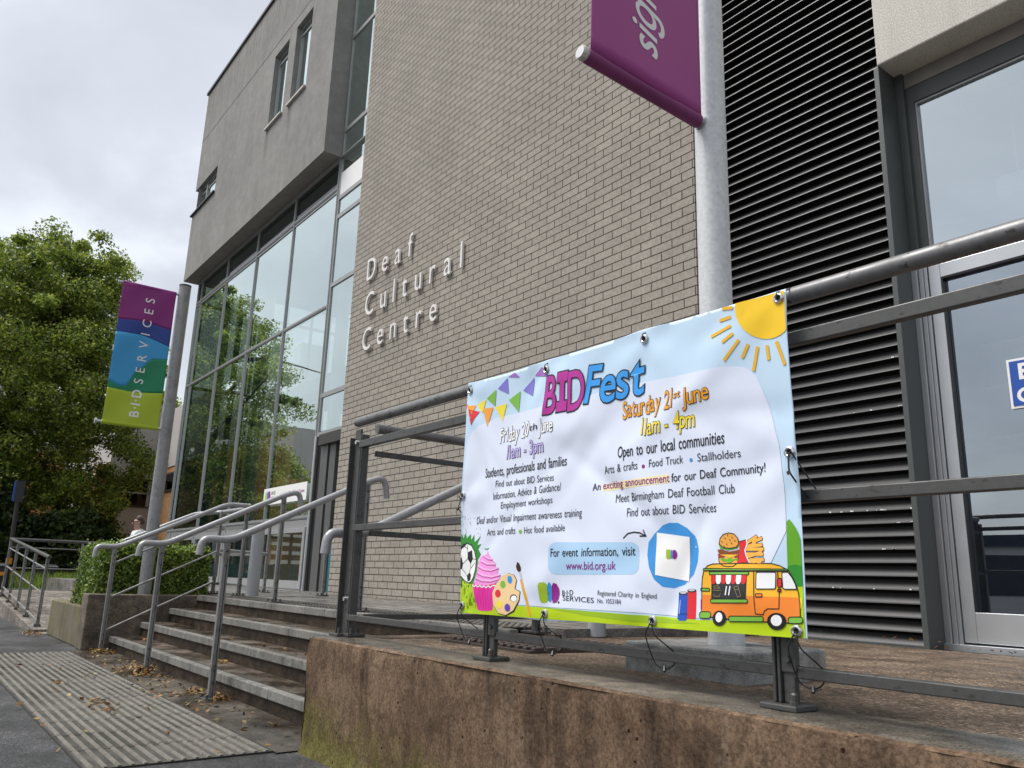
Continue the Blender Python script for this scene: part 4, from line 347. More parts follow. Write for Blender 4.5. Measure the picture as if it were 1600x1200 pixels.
mb.add([(-11.25, 1.52, 0), (-17.6, 1.52, 0), (-17.6, 1.52, .36), (-11.25, 1.52, .035), (-11.25, 1.7, 0), (-17.6, 1.7, 0), (-17.6, 1.7, .36), (-11.25, 1.7, .035)], [(0, 1, 2, 3), (4, 7, 6, 5), (3, 2, 6, 7), (0, 3, 7, 4), (1, 5, 6, 2)]); mb.build('kerb_body', M['ramp'], kb)
# ------------------------------------------------------------------ handrails and railings
def flatpost(mb, x, y, z0, z1, m=0, ax='y'):
    """two flat bars side by side with a dark gap, on a bolted base plate"""
    for a, b in ((-.020, -.011), (-.005, .017)):
        if ax == 'y': mb.box(x-.016, x+.016, y-b, y-a, z0+.012, z1, m)
        else: mb.box(x+a, x+b, y-.016, y+.016, z0+.012, z1, m)
def post_obj(name, x, y, z0, z1, mat, parent, ax='y', plate=.07):
    mb = MB(); flatpost(mb, x, y, z0, z1, 0, ax); mb.box(x-.012, x+.012, y-.012, y+.012, z1-.10, z1+.03)
    p = mb.build(name, mat, parent, bevel=.002); mb = MB(); mb.box(x-plate, x+plate, y-plate*.75, y+plate*.75, z0, z0+.012)
    b = mb.build('base_plate', M['galv'], p, bevel=.002)
    for sx in (-1, 1):
        for sy in (-1, 1): bolt([(x+sx*plate*.68, y+sy*plate*.5, z0+.01), (x+sx*plate*.68, y+sy*plate*.5, z0+.032)], .009, p)
    for zz in (z1-.05, z1-.14, z0+.10, z0+.17): bolt([(x-.024, y, zz), (x+.024, y, zz)], .007, p)
    return p
def bolt(pts, r, parent, mat='galv'): mb = MB(); mb.tube(pts, r, 7); return mb.build('bolt', M[mat], parent)
def stair_rail(X, label, end='bend', dy=0, low=0.0, top=True, bars=()):
    h = thing('stair_handrail', label, 'handrail', (X, 1.73+dy, low), 'handrails of the entrance steps')
    a = .965
    pts = [(X, 1.567+dy, a-.10), (X, 1.575+dy, a+.002), (X, 1.76+dy, a+.002), (X, 2.70+dy, a+.47)]
    if end == 'bend': pts += [(X, 2.84+dy, a+.515), (X, 2.865+dy, a+.36)]
    elif end == 'level': pts = pts[:3]+[(X, 2.76+dy, a+.487), (X, 3.0, a+.487)]
    else: pts += [(X, 2.9+dy, a+.565)]
    q = fillet(pts, .07, 7); mb = MB(); mb.tube(q, .0235, 14); mb.build('rail', M['rail'], h, smooth=True)
    if top:
        post_obj('post', X, 1.735+dy, low, a-.02, M['post'], h); post_obj('post', X, 2.70 if end != 'level' else 2.97, LAND, a+.45, M['post'], h)
        for off in bars:
            mb = MB(); za = a-off; mb.tube([(X, 1.75+dy, za), (X, 2.70, za+.47)], .0095, 8); mb.build('bar', M['post'], h, smooth=True)
    return h
stair_rail(-8.55, 'leftmost grey handrail on the steps, running level at its top by the hedge', 'level', bars=(.15, .47, .77))
stair_rail(-6.87, 'second grey handrail from the left, its post standing in a heap of fallen leaves')
stair_rail(-5.30, 'grey handrail on the steps with the nearest free-standing post, right of the leaf heap')
# second rail of the landing, behind the hedge
lr = thing('landing_railing', 'grey landing railing behind the leftmost handrail and the hedge', 'railing', (-9.4, 3.0, LAND)); mb = MB()
mb.tube(fillet([(-8.55, 3.0, 1.43), (-9.5, 3.0, 1.43), (-9.62, 2.75, 1.40), (-9.62, 1.9, .99)], .06), .0235, 14); mb.build('rail', M['rail'], lr, smooth=True)
post_obj('post', -9.35, 2.96, LAND, 1.40, M['post'], lr, 'x'); post_obj('post', -10.3, 3.9, LAND, 1.42, M['post'], lr, 'x'); post_obj('post', -9.2, 4.2, LAND, 1.3, M['post'], lr, 'x')
for z in (.62, .94, 1.22): mb = MB(); mb.box(-10.3, -8.56, 2.99, 3.005, z, z+.025); mb.build('bar', M['post'], lr)
mb = MB(); mb.tube([(-9.4, 3.0, 1.0), (-10.3, 3.9, 1.0), (-12.5, 3.9, 1.0)], .02, 10); mb.build('bar', M['rail'], lr, smooth=True)
# front railing
YR = 1.76
fr = thing('front_railing', 'weathered galvanised railing along the top of the retaining wall, carrying the banner', 'railing', (-1.2, YR, WTOP))
mb = MB(); mb.tube([(-3.60, YR, 1.509)]+[(-3.6+.3*k, YR, 1.509) for k in range(1, 18)], .0228, 18); mb.tube([(-3.612, YR, 1.509), (-3.6, YR, 1.509)], .019, 14); mb.build('top_rail', M['galvtop'], fr, smooth=True)
for z, h in ((1.374, .036), (.974, .030), (.565, .027)):
    mb = MB(); mb.box(-3.55, 1.6, YR-.013, YR+.013, z, z+h); mb.build('bar', M['galv'], fr, bevel=.003)
def big_post(x, tall=1.47, corner=False):
    mb = MB(); z0 = WTOP+.014
    mb.box(x-.026, x-.018, YR-.026, YR+.026, z0, tall); mb.box(x-.014, x-.006, YR-.024, YR+.024, z0, tall-.02); mb.box(x-.0055, x+.034, YR-.020, YR+.0, z0+.07, tall-.07); mb.box(x-.005, x+.026, YR-.014, YR+.006, z0, tall-.1)
    p = mb.build('post', M['galv'], fr, bevel=.003); mb = MB(); mb.box(x-.052, x+.050, YR-.048, YR+.042, WTOP, z0); b = mb.build('base_plate', M['galv'], p, bevel=.003)
    for sx, sy in ((-.038, .03), (.036, -.034)):
        q = [(x+sx, YR+sy, z0+h) for h in (0, .009, .0095, .024, .028)]; mb = MB(); n = 8
        mb.add([(a+rr*math.cos(2*math.pi*j/n), b+rr*math.sin(2*math.pi*j/n), c) for (a, b, c), rr in zip(q, (.011, .011, .0085, .0085, .005)) for j in range(n)], [(k*n+j, k*n+(j+1) % n, k*n+n+(j+1) % n, k*n+n+j) for k in range(4) for j in range(n)]+[tuple(4*n+j for j in range(n))]); mb.build('bolt', M['galv'], p)
    for zz in (z0+.10, z0+.165, tall-.12, tall-.20): bolt([(x+.015, YR-.020, zz), (x+.015, YR-.028, zz)], .008, p)
for x in (-2.405, -1.205, -.03, 1.17): big_post(x)
# corner post: wide flat channel with the tapered lug under the rail
x = -3.585; mb = MB(); z0 = WTOP+.012
mb.box(x-.036, x-.028, YR-.028, YR+.03, z0, 1.43); mb.box(x-.028, x+.032, YR-.004, YR+.006, z0, 1.47); mb.box(x+.040, x+.048, YR-.01, YR+.03, z0+.0, 1.44); mb.box(x+.055, x+.062, YR-.01, YR+.03, z0, 1.44)
p = mb.build('corner_post', M['galv'], fr, bevel=.002); mb = MB(); mb.box(x-.055, x+.035, YR-.05, YR+.04, WTOP, z0); mb.box(x+.025, x+.085, YR-.02, YR+.07, WTOP+.001, z0+.004); mb.build('base_plate', M['galv'], p, bevel=.003)
for zz in (.66, 1.405): bolt([(x+.004, YR-.004, zz), (x+.004, YR-.016, zz)], .010, p, 'steel')
for sx, sy in ((-.04, .025), (.02, -.035), (.045, .055), (.072, .0)): bolt([(x+sx, YR+sy, z0), (x+sx, YR+sy, z0+.026)], .0075, p)
# return railing towards the building
XR = -3.53
rr = thing('return_railing', 'grey return railing running from the corner post back towards the brick wall', 'railing', (XR, 2.3, WTOP)); mb = MB()
mb.tube([(XR, 1.83, 1.478), (XR, 2.9, 1.478)], .024, 16); mb.build('top_rail', M['galvtop'], rr, smooth=True)
for z in (1.34, .955, .568): mb = MB(); mb.box(XR-.01, XR+.012, 1.83, 2.88, z, z+.026); mb.build('bar', M['galv'], rr, bevel=.002)
post_obj('post', XR, 2.87, .495, 1.45, M['galv'], rr)
stair_rail(-3.66, 'nearest grey stair handrail, bending down beside the corner post of the front railing', 'open', .1, WTOP, False)
# ramp railing at far left
rl = thing('ramp_railing', 'grey railing sloping up beside the ramp at the far left of the photo', 'railing', (-13.5, 1.6, 0)); s_ = .0735
def rt(x): return .875+(-11.5-x)*s_
mb = MB(); mb.tube([(-11.42, 1.6, rt(-11.42)), (-15.7, 1.6, rt(-15.7))], .024, 12); mb.build('top_rail', M['galv'], rl, smooth=True)
for off in (.15, .44, .77): mb = MB(); mb.tube([(-11.55, 1.6, rt(-11.55)-off), (-15.7, 1.6, rt(-15.7)-off)], .011, 8); mb.build('bar', M['post'], rl)
for x in (-11.55, -12.62, -13.6, -14.68, -15.7): post_obj('post', x, 1.6, (-11.25-x)*.0512+.03, rt(x)-.03, M['post'], rl, 'y', .05)
rl = thing('ramp_end_railing', 'level grey railing across the far end of the ramp, behind the clipped hedge', 'railing', (-15.7, 2.7, .3))
mb = MB(); mb.tube([(-15.7, 1.62, 1.178), (-15.7, 3.7, 1.178)], .024, 12); mb.build('top_rail', M['galv'], rl, smooth=True)
for z in (.38, .72, 1.05): mb = MB(); mb.tube([(-15.7, 1.62, z), (-15.7, 3.7, z)], .008, 8); mb.build('bar', M['post'], rl)
post_obj('post', -15.7, 2.67, .318, 1.15, M['post'], rl, 'x', .05); post_obj('post', -15.7, 3.66, .318, 1.15, M['post'], rl, 'x', .05)
# bollards
def bollard(x, y, z0, h, r, label):
    t = thing('bollard', label, 'bollard', (x, y, z0), 'round bollards on the paving'); mb = MB(); mb.tube([(x, y, z0), (x, y, z0+h-.01), (x, y, z0+h)], r, 24); mb.build('shaft', M['bollard'], t, smooth=True)
    mb = MB(); mb.tube([(x, y, z0+h), (x, y, z0+h+.012)], r*.93, 24); mb.build('cap', M['galv'], t, smooth=True)
bollard(-8.78, 3.2, LAND, .70, .066, 'smooth grey round bollard on the landing in front of the glass door')
bollard(-3.42, 3.22, .48, .72, .05, 'slim grey bollard base seen under the lower edge of the banner')
# ------------------------------------------------------------------ the building
B = thing('cultural_centre', 'modern building of beige brick, grey render and tall glazing with raised wall lettering', 'building', (-9, 6, 0))
Zc = lambda z: z+H0
YF, YC, YBX, YL, YW = 4.70, 5.1, 4.75, 4.82, 5.06
XL, XRr = -10.13, -3.87
mb = MB(); mb.box(XL, XRr, YF, 5.9, LAND-.03, 14.5); mb.build('brick_wall', M['brick'], B)
def panel(mb, x0, x1, z0, z1, y, holes, depth, m=0, mr=0):
    xs = sorted({x0, x1}|{h[i] for h in holes for i in (0, 1)}); zs = sorted({z0, z1}|{h[i] for h in holes for i in (2, 3)})
    for a, b in zip(xs, xs[1:]):
        for c, d in zip(zs, zs[1:]):
            if not any(h[0] <= a and b <= h[1] and h[2] <= c and d <= h[3] for h in holes): mb.quad((a, y, c), (b, y, c), (b, y, d), (a, y, d), m)
    for h in holes:
        a, b, c, d = h[:4]; Y2 = y+depth
        if a > x0: mb.quad((a, y, c), (a, Y2, c), (a, Y2, d), (a, y, d), mr)
        if b < x1: mb.quad((b, y, c), (b, Y2, c), (b, Y2, d), (b, y, d), mr)
        mb.quad((a, y, c), (b, y, c), (b, Y2, c), (a, Y2, c), mr); mb.quad((a, y, d), (b, y, d), (b, Y2, d), (a, Y2, d), mr)
BX0, BX1, BZ0, BZ1 = -20.05, -11.82, Zc(6.975), Zc(12.22)
H1 = (-14.93, -14.15, Zc(8.84), Zc(10.53)); H2 = (-13.78, -13.0, Zc(8.84), Zc(10.57)); H3 = (BX0, -18.28, Zc(8.76), Zc(9.44))
mb = MB(); panel(mb, BX0, BX1, BZ0, BZ1, YBX, [H1, H2, H3], .28)
mb.quad((BX1, YBX, BZ0), (BX1, 9, BZ0), (BX1, 9, BZ1), (BX1, YBX, BZ1)); mb.quad((BX0, YBX, BZ1), (BX1, YBX, BZ1), (BX1, 9, BZ1), (BX0, 9, BZ1))
for za, zb in ((BZ0, H3[2]), (H3[3], BZ1)): mb.quad((BX0, YBX, za), (BX0, 9, za), (BX0, 9, zb), (BX0, YBX, zb))
mb.quad((BX0+.28, YBX, H3[2]), (BX0+.28, 9, H3[2]), (BX0+.28, 9, H3[3]), (BX0+.28, YBX, H3[3]))
bx = mb.build('upper_storey', M['streak'], B, fix=False)
mb = MB(); mb.quad((BX0, YBX, BZ0), (BX1, YBX, BZ0), (BX1, 9, BZ0), (BX0, 9, BZ0)); mb.build('soffit', M['soffit'], bx)
mb = MB(); mb.box(BX0-.04, BX1+.02, YBX-.04, 9, BZ1, BZ1+.07); mb.build('parapet_cap', M['cap'], bx)
mb = MB(); mb.box(BX0-.003, BX1, YBX-.003, YBX+.02, Zc(10.805), Zc(10.825)); mb.build('render_joint', M['cap'], bx)
def window(h, name, sill=True, y=YBX+.09, mull=None):
    a, b, c, d = h; f = .05; mb = MB(); mb.box(a, a+f, y, y+.06, c, d); mb.box(b-f, b, y, y+.06, c, d); mb.box(a+f, b-f, y, y+.06, c, c+f); mb.box(a+f, b-f, y, y+.06, d-f, d); mb.box(a+f, b-f, y+.012, y+.05, d-.2, d-.16)
    if mull: mb.box(mull-.03, mull+.03, y-.01, y+.05, c+f, d-f)
    o = mb.build(name, M['mull'], B); mb = MB(); mb.quad((a+f, y+.03, c+f), (b-f, y+.03, c+f), (b-f, y+.03, d-f), (a+f, y+.03, d-f)); mb.build('pane', M['glass'], o, fix=False)
    mb = MB(); mb.box(a, b, y+.10, y+.11, c, d); mb.build('reflection_sheet', M['inwall'], o)  # white sheet close behind the pane, standing in for bright sky reflection
    if sill: mb = MB(); mb.box(a-.06, b+.02, YBX-.05, y, c-.035, c+.004); mb.build('sill', M['roughcast'] if sill == 1 else M['cap'], o)
window(H1, 'window'); window(H2, 'window'); window(H3, 'corner_window', 2, mull=-19.3)
# curtain wall
CW = MB(); MX = [-19.85, -19.53, -17.61, -15.70, -13.75, -11.86]; ZH = [LAND, Zc(.86), Zc(4.30), Zc(6.42), Zc(6.95)]
cwt = None
fm = MB(); 
for i, x in enumerate(MX): fm.box(x-.03, x+.03, YC-.022, YC+.06, LAND, ZH[4]+.05 if i < 5 else 14.4); fm.box(x-.012, x+.012, YC-.03, YC-.022, LAND, ZH[4] if i < 5 else 14.4)
for z in ZH[1:]: fm.box(MX[0], MX[-1], YC-.018, YC+.055, z-.03, z+.03); fm.box(MX[0], MX[-1], YC-.026, YC-.018, z-.012, z+.012)
fm.box(MX[0], MX[-1], YC-.016, YC+.05, Zc(6.33), Zc(6.36)); fm.box(MX[0], MX[-1], YC-.015, YC+.06, Zc(.70), Zc(.82))
fm.box(MX[0], -10.2, YC-.05, YC+.3, ZH[4], BZ0-.01)
SZ = [Zc(2.13), Zc(2.76), Zc(4.63), Zc(5.85), Zc(6.20), Zc(7.47), Zc(9.34), Zc(11.2)]
for z in SZ: fm.box(MX[-1], XL+.3, YC-.018, YC+.055, z-.035, z+.035)
fm.box(MX[-1]+.045, MX[-1]+.075, YC-.02, YC+.05, SZ[0], 14.4)
for y in (6.6, 8.1): fm.box(MX[0]-.03, MX[0]+.03, y-.03, y+.03, LAND, BZ0)
for z in ZH[1:]: fm.box(MX[0]-.03, MX[0]+.03, YC, 9.2, z-.03, z+.03)
cwt = fm.build('glazing_frame', M['mull'], B)
rnd = random.Random(7)
def pane(parent, x0, x1, z0, z1, mat, name='pane', y=YC):
    t = rnd.uniform(-.0025, .0025); u = rnd.uniform(-.002, .002); mb = MB(); mb.quad((x0, y+t+u, z0), (x1, y-t+u, z0), (x1, y-t-u, z1), (x0, y+t-u, z1)); return mb.build(name, mat, parent, fix=False)
for a, b in zip(MX, MX[1:]):
    for c, d, m in ((ZH[1], ZH[2], 'glass'), (ZH[2], ZH[3], 'glass'), (ZH[3], ZH[4], 'glassd')): pane(cwt, a+.03, b-.03, c+.03, d-.03, M[m])
zz = SZ+[14.4]
for c, d in zip(zz, zz[1:]): pane(cwt, MX[-1]+.03, XL+.3, c+.03, d-.03, M['glass'])
pane(cwt, MX[-1]+.03, XL+.3, Zc(6.22), Zc(6.66), M['white'], 'spandrel_panel', YC-.01)  # plain white stands in for the sky reflected in this panel
for ya, yb in ((YC, 6.6), (6.6, 8.1), (8.1, 9.2)):
    for c, d in zip(ZH[:-1], ZH[1:]): mb = MB(); mb.quad((MX[0], ya, d), (MX[0], yb, d), (MX[0], yb, c), (MX[0], ya, c)); mb.build('side_pane', M['glass'], cwt, fix=False)
# ground-floor panels and doors under the door head
for a, b in zip(MX, MX[1:]):
    mb = MB(); f = .075; z0, z1 = LAND+.02, Zc(.70)
    mb.box(a+.03, a+.03+f, YC-.05, YC+.02, z0, z1); mb.box(b-.03-f, b-.03, YC-.05, YC+.02, z0, z1); mb.box(a+.03+f, b-.03-f, YC-.05, YC+.02, z1-f, z1); mb.box(a+.03+f, b-.03-f, YC-.05, YC+.02, z0, z0+.12); mb.box(a, b, YC-.03, YC+.05, LAND, z0)
    d = mb.build('door' if b > -12 else 'low_panel', M['alu'], B); pane(d, a+.03+f, b-.03-f, z0+.12, z1-f, M['glass3'], 'door_pane', YC-.02)
    mb = MB(); mb.box(a+.03+f, b-.03-f, YC-.012, YC-.008, z0+.13, z0+.36); mb.build('frosted_strip', M['frost'], d)
# side entrance between glazing and brick
en = MB(); en.box(-11.60, -11.36, YC-.02, YC+.2, LAND, SZ[0]-.03); en.box(-11.32, -11.12, YC+.0, YC+.3, LAND, SZ[0]-.03); e_ = en.build('side_entrance', plain('entrance_grey', (.12, .122, .122, 1), .4, .3, .05), B); mb = MB(); mb.tube([(-11.77, YC-.045, LAND), (-11.77, YC-.045, SZ[0]-.03)], .026, 12); mb.build('door_post', M['alu'], e_, smooth=True)
mb = MB(); mb.box(-11.83, -11.60, YC+.0, YC+.05, LAND, SZ[0]-.03); mb.build('dark_gap', M['black'], e_); mb = MB(); mb.box(-11.12, XL+.2, YC+.02, YC+.08, LAND, Zc(.45)); mb.build('teal_jamb', M['teal'], e_)
mb = MB(); mb.box(-11.12, XL+.2, YC+.05, YC+.09, Zc(.45), SZ[0]-.03); mb.build('door_pane', M['glass3'], e_); mb = MB(); mb.box(-11.6, -10.2, YC-.08, YC+.2, SZ[0]-.2, SZ[0]-.035); mb.build('door_closer', M['cap'], e_)
# lobby interior
mb = MB(); mb.quad((-19.8, 5.2, LAND+.01), (-10.3, 5.2, LAND+.01), (-10.3, 11, LAND+.01), (-19.8, 11, LAND+.01)); mb.build('lobby_floor', M['infloor'], B)
mb = MB(); panel(mb, -16.5, -10.2, LAND, 14.4, 10.8, [(-16.0, -15.4, 6.0, 7.3), (-14.6, -13.6, 6.0, 7.3), (-15.9, -11, .9, 2.9)], .2); mb.quad((-10.2, 5.9, LAND), (-10.2, 10.8, LAND), (-10.2, 10.8, 14.4), (-10.2, 5.9, 14.4)); mb.quad((-11.8, 9, BZ0), (-10.2, 9, BZ0), (-10.2, 9, 14.4), (-11.8, 9, 14.4)); mb.build('lobby_wall', M['inwall'], B)
mb = MB(); mb.quad((-19.8, 5.2, BZ0-.05), (-10.3, 5.2, BZ0-.05), (-10.3, 9.0, BZ0-.05), (-19.8, 9.0, BZ0-.05)); mb.build('lobby_ceiling', M['inwall'], B)  # stops short at the back; the added roof opening lets sky brighten the lobby
mb = MB(); mb.box(-19.7, -10.3, 7.5, 10.8, 4.98, 5.2); mb.build('gallery_floor', M['indark'], B); mb = MB(); mb.box(-15.9, -10.3, 7.42, 7.5, 5.0, 5.95); mb.build('gallery_parapet', M['white'], B)
mb = MB(); mb.box(-19.7, -15.9, 7.44, 7.5, 5.0, 5.3); mb.build('gallery_edge', M['frost'], B)
for x, y, q_ in ((-19.25, 5.7, 'frost'), (-18.95, 5.9, 'indark'), (-17.0, 5.8, 'frost')): mb = MB(); mb.box(x-.07, x+.07, y-.05, y+.05, LAND, BZ0-.05); mb.build('glass_fin', M[q_], B)
for x, y in ((-18.7, 6.5), (-14.6, 6.6), (-12.4, 6.6)): mb = MB(); mb.tube([(x, y, LAND), (x, y, BZ0)], .13, 16); mb.build('column', M['inwall'], B, smooth=True)
mb = MB()
for k in range(18): mb.box(-18.6+k*.27, -18.6+k*.27+.3, 8.4, 9.6, LAND+.1+k*.25, LAND+.24+k*.25)
mb.build('staircase', M['indark'], B)
mb = MB()
for z in (6.2, 6.45): mb.box(-15.9, -10.3, 7.45, 7.48, z, z+.03)
for k in range(6): mb.box(-15.8+k*1.05, -15.77+k*1.05, 7.45, 7.48, 5.95, 6.48)
mb.build('gallery_rail', M['white'], B)
mb = MB()
for k in range(3): mb.box(-17.5+k*2.2, -16.2+k*2.2, 6.0, 6.25, 7.2, 7.28)
mb.build('lobby_lamp', M['white'], B)
# louvre screen
lv = MB(); z = .468; k = 0
while z < 8.2:
    dy = .001*math.sin(k*2.3); lv.add([(x, YL+a+dy, z+b) for x in (XRr-.03, -2.365) for a, b in ((0, 0), (.002, .007), (.056, .062), (.054, .053))], [(0, 1, 5, 4), (1, 2, 6, 5), (2, 3, 7, 6), (3, 0, 4, 7), (0, 3, 2, 1), (4, 5, 6, 7)]); z += .0787; k += 1
ls = lv.build('louvre_blades', M['louvre'], B); chip = MB(); rc = random.Random(5)
for k_, xa, xb, n_ in ((10, -2.95, -2.37, 9), (11, -2.5, -2.37, 4), (7, -2.6, -2.38, 6), (9, -2.5, -2.38, 3), (18, -2.72, -2.4, 4), (22, -2.45, -2.37, 2), (4, -3.0, -2.4, 4)):
    for _ in range(n_): xx = rc.uniform(xa, xb); ww = rc.uniform(.004, .022); zz_ = .468+.0787*k_; chip.box(xx, xx+ww, YL-.0022, YL+.0012, zz_+.001, zz_+rc.uniform(.004, .009))
chip.build('chipped_paint', M['white'], ls)
mb = MB(); mb.box(XRr-.02, -2.37, YL+.09, YL+.12, .4, 8.2); mb.build('louvre_backing', M['black'], ls)
mb = MB(); mb.box(XRr-.03, -2.364, YL-.006, YL+.05, .44, .466); mb.build('louvre_sill', M['darkframe'], ls)
mb = MB(); mb.box(-2.364, -2.352, YL-.02, YW, .44, Zc(3.476)); mb.box(-2.352, -2.30, YW-.05, YW+.02, .44, Zc(3.476)); mb.box(-2.39, -2.364, YL-.012, YL+.06, .44, Zc(3.47)); mb.build('window_jamb', M['darkframe'], B, bevel=.002)
# pale lintel over the door and the glazing under it
mb = MB(); mb.box(-2.362, 4.0, YL-.02, YL+.9, Zc(3.476), 9.0); mb.build('lintel', M['roughcast'], B, bevel=.01)
mb = MB(); mb.box(-2.352, 4, YW-.02, YW+.05, Zc(3.37), Zc(3.475)); mb.build('lintel_trim', M['soffit'], B)
mb = MB(); mb.box(-2.30, 4, YW-.012, YW+.05, Zc(3.25), Zc(3.372)); mb.box(-2.30, -2.252, YW-.012, YW+.05, Zc(2.07), Zc(3.25)); o = mb.build('fanlight_frame', M['darkframe'], B)
mb = MB(); mb.box(-2.252, 4, YW+.0, YW+.03, Zc(3.235), Zc(3.25)); mb.box(-2.252, -2.24, YW, YW+.03, Zc(2.07), Zc(3.235)); mb.build('glazing_bead', M['mull'], o)
pane(o, -2.24, 4, Zc(2.07), Zc(3.235), M['glass4'], 'fanlight_pane', YW+.02)
mb = MB(); zb, zt = .50, Zc(2.06); mb.box(-2.352, -2.315, YW-.07, YW+.02, .46, zt); mb.box(-2.310, -2.285, YW-.055, YW+.02, .46, zt); mb.box(-2.283, -2.262, YW-.045, YW+.02, .46, zt); mb.box(-2.352, 4, YW-.09, YW+.03, .45, .49)
mb.box(-2.352, 4, YW-.03, YW+.03, zt-.012, zt+.018); fd = mb.build('door_frame', M['alu'], B, bevel=.002)
mb = MB(); mb.box(-2.255, -2.185, YW-.04, YW+.02, zb, zt-.02); mb.box(-2.185, -1.2, YW-.04, YW+.02, zt-.11, zt-.02); mb.box(-2.185, -1.2, YW-.04, YW+.02, zb, zb+.17); mb.box(-1.2, -1.13, YW-.04, YW+.02, zb, zt-.02); dr = mb.build('glazed_door', M['alu'], B, bevel=.003)
pane(dr, -2.185, -1.2, zb+.17, zt-.11, M['glass2'], 'door_pane', YW); mb = MB(); mb.box(-2.185, -2.176, YW-.035, YW-.002, zb+.17, zt-.11); mb.box(-2.176, -1.2, YW-.035, YW-.002, zt-.119, zt-.11); mb.build('door_gasket', M['rubber'], dr)
pane(fd, -1.13, 4, zb, zt, M['glass2'], 'side_pane', YW)
# room behind the door
mb = MB(); mb.quad((-3.86, 7.7, .4), (4, 7.7, .4), (4, 7.7, 5), (-3.86, 7.7, 5)); mb.quad((-3.85, 5.2, .4), (-3.85, 8.6, .4), (-3.85, 8.6, 5), (-3.85, 5.2, 5)); mb.build('room_wall', plain('room_wall', (.20, .25, .33, 1), .8), B)
mb = MB(); mb.quad((-3.8, 5.1, Zc(3.9)), (4, 5.1, Zc(3.9)), (4, 8.6, Zc(3.9)), (-3.8, 8.6, Zc(3.9))); mb.build('room_ceiling', plain('room_ceiling', (.62, .70, .70, 1), .8, 0, .03), B); mb = MB(); mb.quad((-3.8, 5.1, .47), (4, 5.1, .47), (4, 8.6, .47), (-3.8, 8.6, .47)); mb.build('room_floor', M['indark'], B)
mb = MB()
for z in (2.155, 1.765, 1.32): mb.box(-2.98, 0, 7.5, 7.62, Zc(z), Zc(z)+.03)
mb.build('tube_reflection', M['white'], B)  # white bars standing in for tube-light reflections in the door glass
lt = thing('pendant_light', 'white tube pendant light hanging inside the room above the right-hand door', 'light', (-1.6, 5.6, Zc(2.7))); mb = MB(); mb.box(-2.0, -.9, 5.53, 5.67, Zc(2.59), Zc(2.75)); mb.build('housing', M['white'], lt, bevel=.03); mb = MB()
for x in (-1.87, -1.05): mb.tube([(x, 5.6, Zc(2.75)), (x, 5.6, Zc(3.9))], .005, 6)
mb.build('cord', M['white'], lt)
sg = thing('door_sign', 'blue and white sign with the letters E and C fixed to the right-hand glass door', 'sign', (-1.7, YW-.02, Zc(1.2))); mb = MB(); mb.box(-1.876, -1.45, YW-.016, YW-.010, Zc(1.052), Zc(1.345)); mb.build('white_border', M['white'], sg); mb = MB(); mb.box(-1.862, -1.464, YW-.019, YW-.0161, Zc(1.066), Zc(1.331)); mb.build('blue_panel', M['bluesign'], sg)
# text helper -------------------------------------------------------
def text_mesh(body, off=0.0, shear=0.0, extrude=0.0, bevel=0.0):
    c = bpy.data.curves.new('t', 'FONT'); c.body = body; c.offset = off; c.shear = shear; c.extrude = extrude; c.bevel_depth = bevel; c.resolution_u = 4; c.space_word = 1.45
    o = bpy.data.objects.new('t', c); COL.objects.link(o); dg = bpy.context.evaluated_depsgraph_get(); ev = o.evaluated_get(dg); me = ev.to_mesh()
    v = np.array([q.co[:] for q in me.vertices]) if len(me.vertices) else np.zeros((0, 3)); f = [tuple(p.vertices) for p in me.polygons]; ev.to_mesh_clear(); bpy.data.objects.remove(o); bpy.data.curves.remove(c); return v, f
CAP = (lambda v: v[:, 1].max()-v[:, 1].min())(text_mesh('H')[0])
def put_text(mb, body, org, ux, uy, width, cap, off=0, shear=0, extrude=0, thick=None, m=0):
    """lay text out from org along ux with letter height along uy, fitted to a width"""
    v, f = text_mesh(body, off, shear, extrude); x0, x1 = v[:, 0].min(), v[:, 0].max(); ux, uy = Vector(ux), Vector(uy); nn = ux.cross(uy); s = cap/CAP
    mb.add([Vector(org)+ux*((a-x0)/(x1-x0)*width)+uy*(b*s)+nn*(c*(thick or 1)) for a, b, c in v], f, m)
mb = MB(); put_text(mb, 'E', (-1.816, YW-.0195, Zc(1.2215)), (1, 0, 0), (0, 0, 1), .06, .088, .03); put_text(mb, 'C', (-1.838, YW-.0195, Zc(1.085)), (1, 0, 0), (0, 0, 1), .085, .080, .03); mb.build('lettering', M['white'], sg)
# raised wall letters
def letters(word, x0, x1, zb, cap, wscale=.82):
    ws = []
    for ch in word: v, f = text_mesh(ch, -.004, 0, .5); ws.append((v, f, (v[:, 0].max()-v[:, 0].min())*cap/CAP*wscale))
    gap = ((x1-x0)-sum(q[2] for q in ws))/(len(word)-1); x = x0; s = cap/CAP
    for ch, (v, f, wd) in zip(word, ws):
        mb = MB(); a = v[:, 0].min(); mb.add([(x+(p[0]-a)*s*wscale, YF-.028-p[2]*.026, zb+p[1]*s) for p in v], f); mb.build('letter', M['letter'], B, bevel=.003, seg=1); x += wd+gap
letters('Deaf', -9.62, -8.39, Zc(3.966), .315); letters('Cultural', -9.60, -7.22, Zc(3.445), .325); letters('Centre', -9.60, -7.72, Zc(2.945), .312)
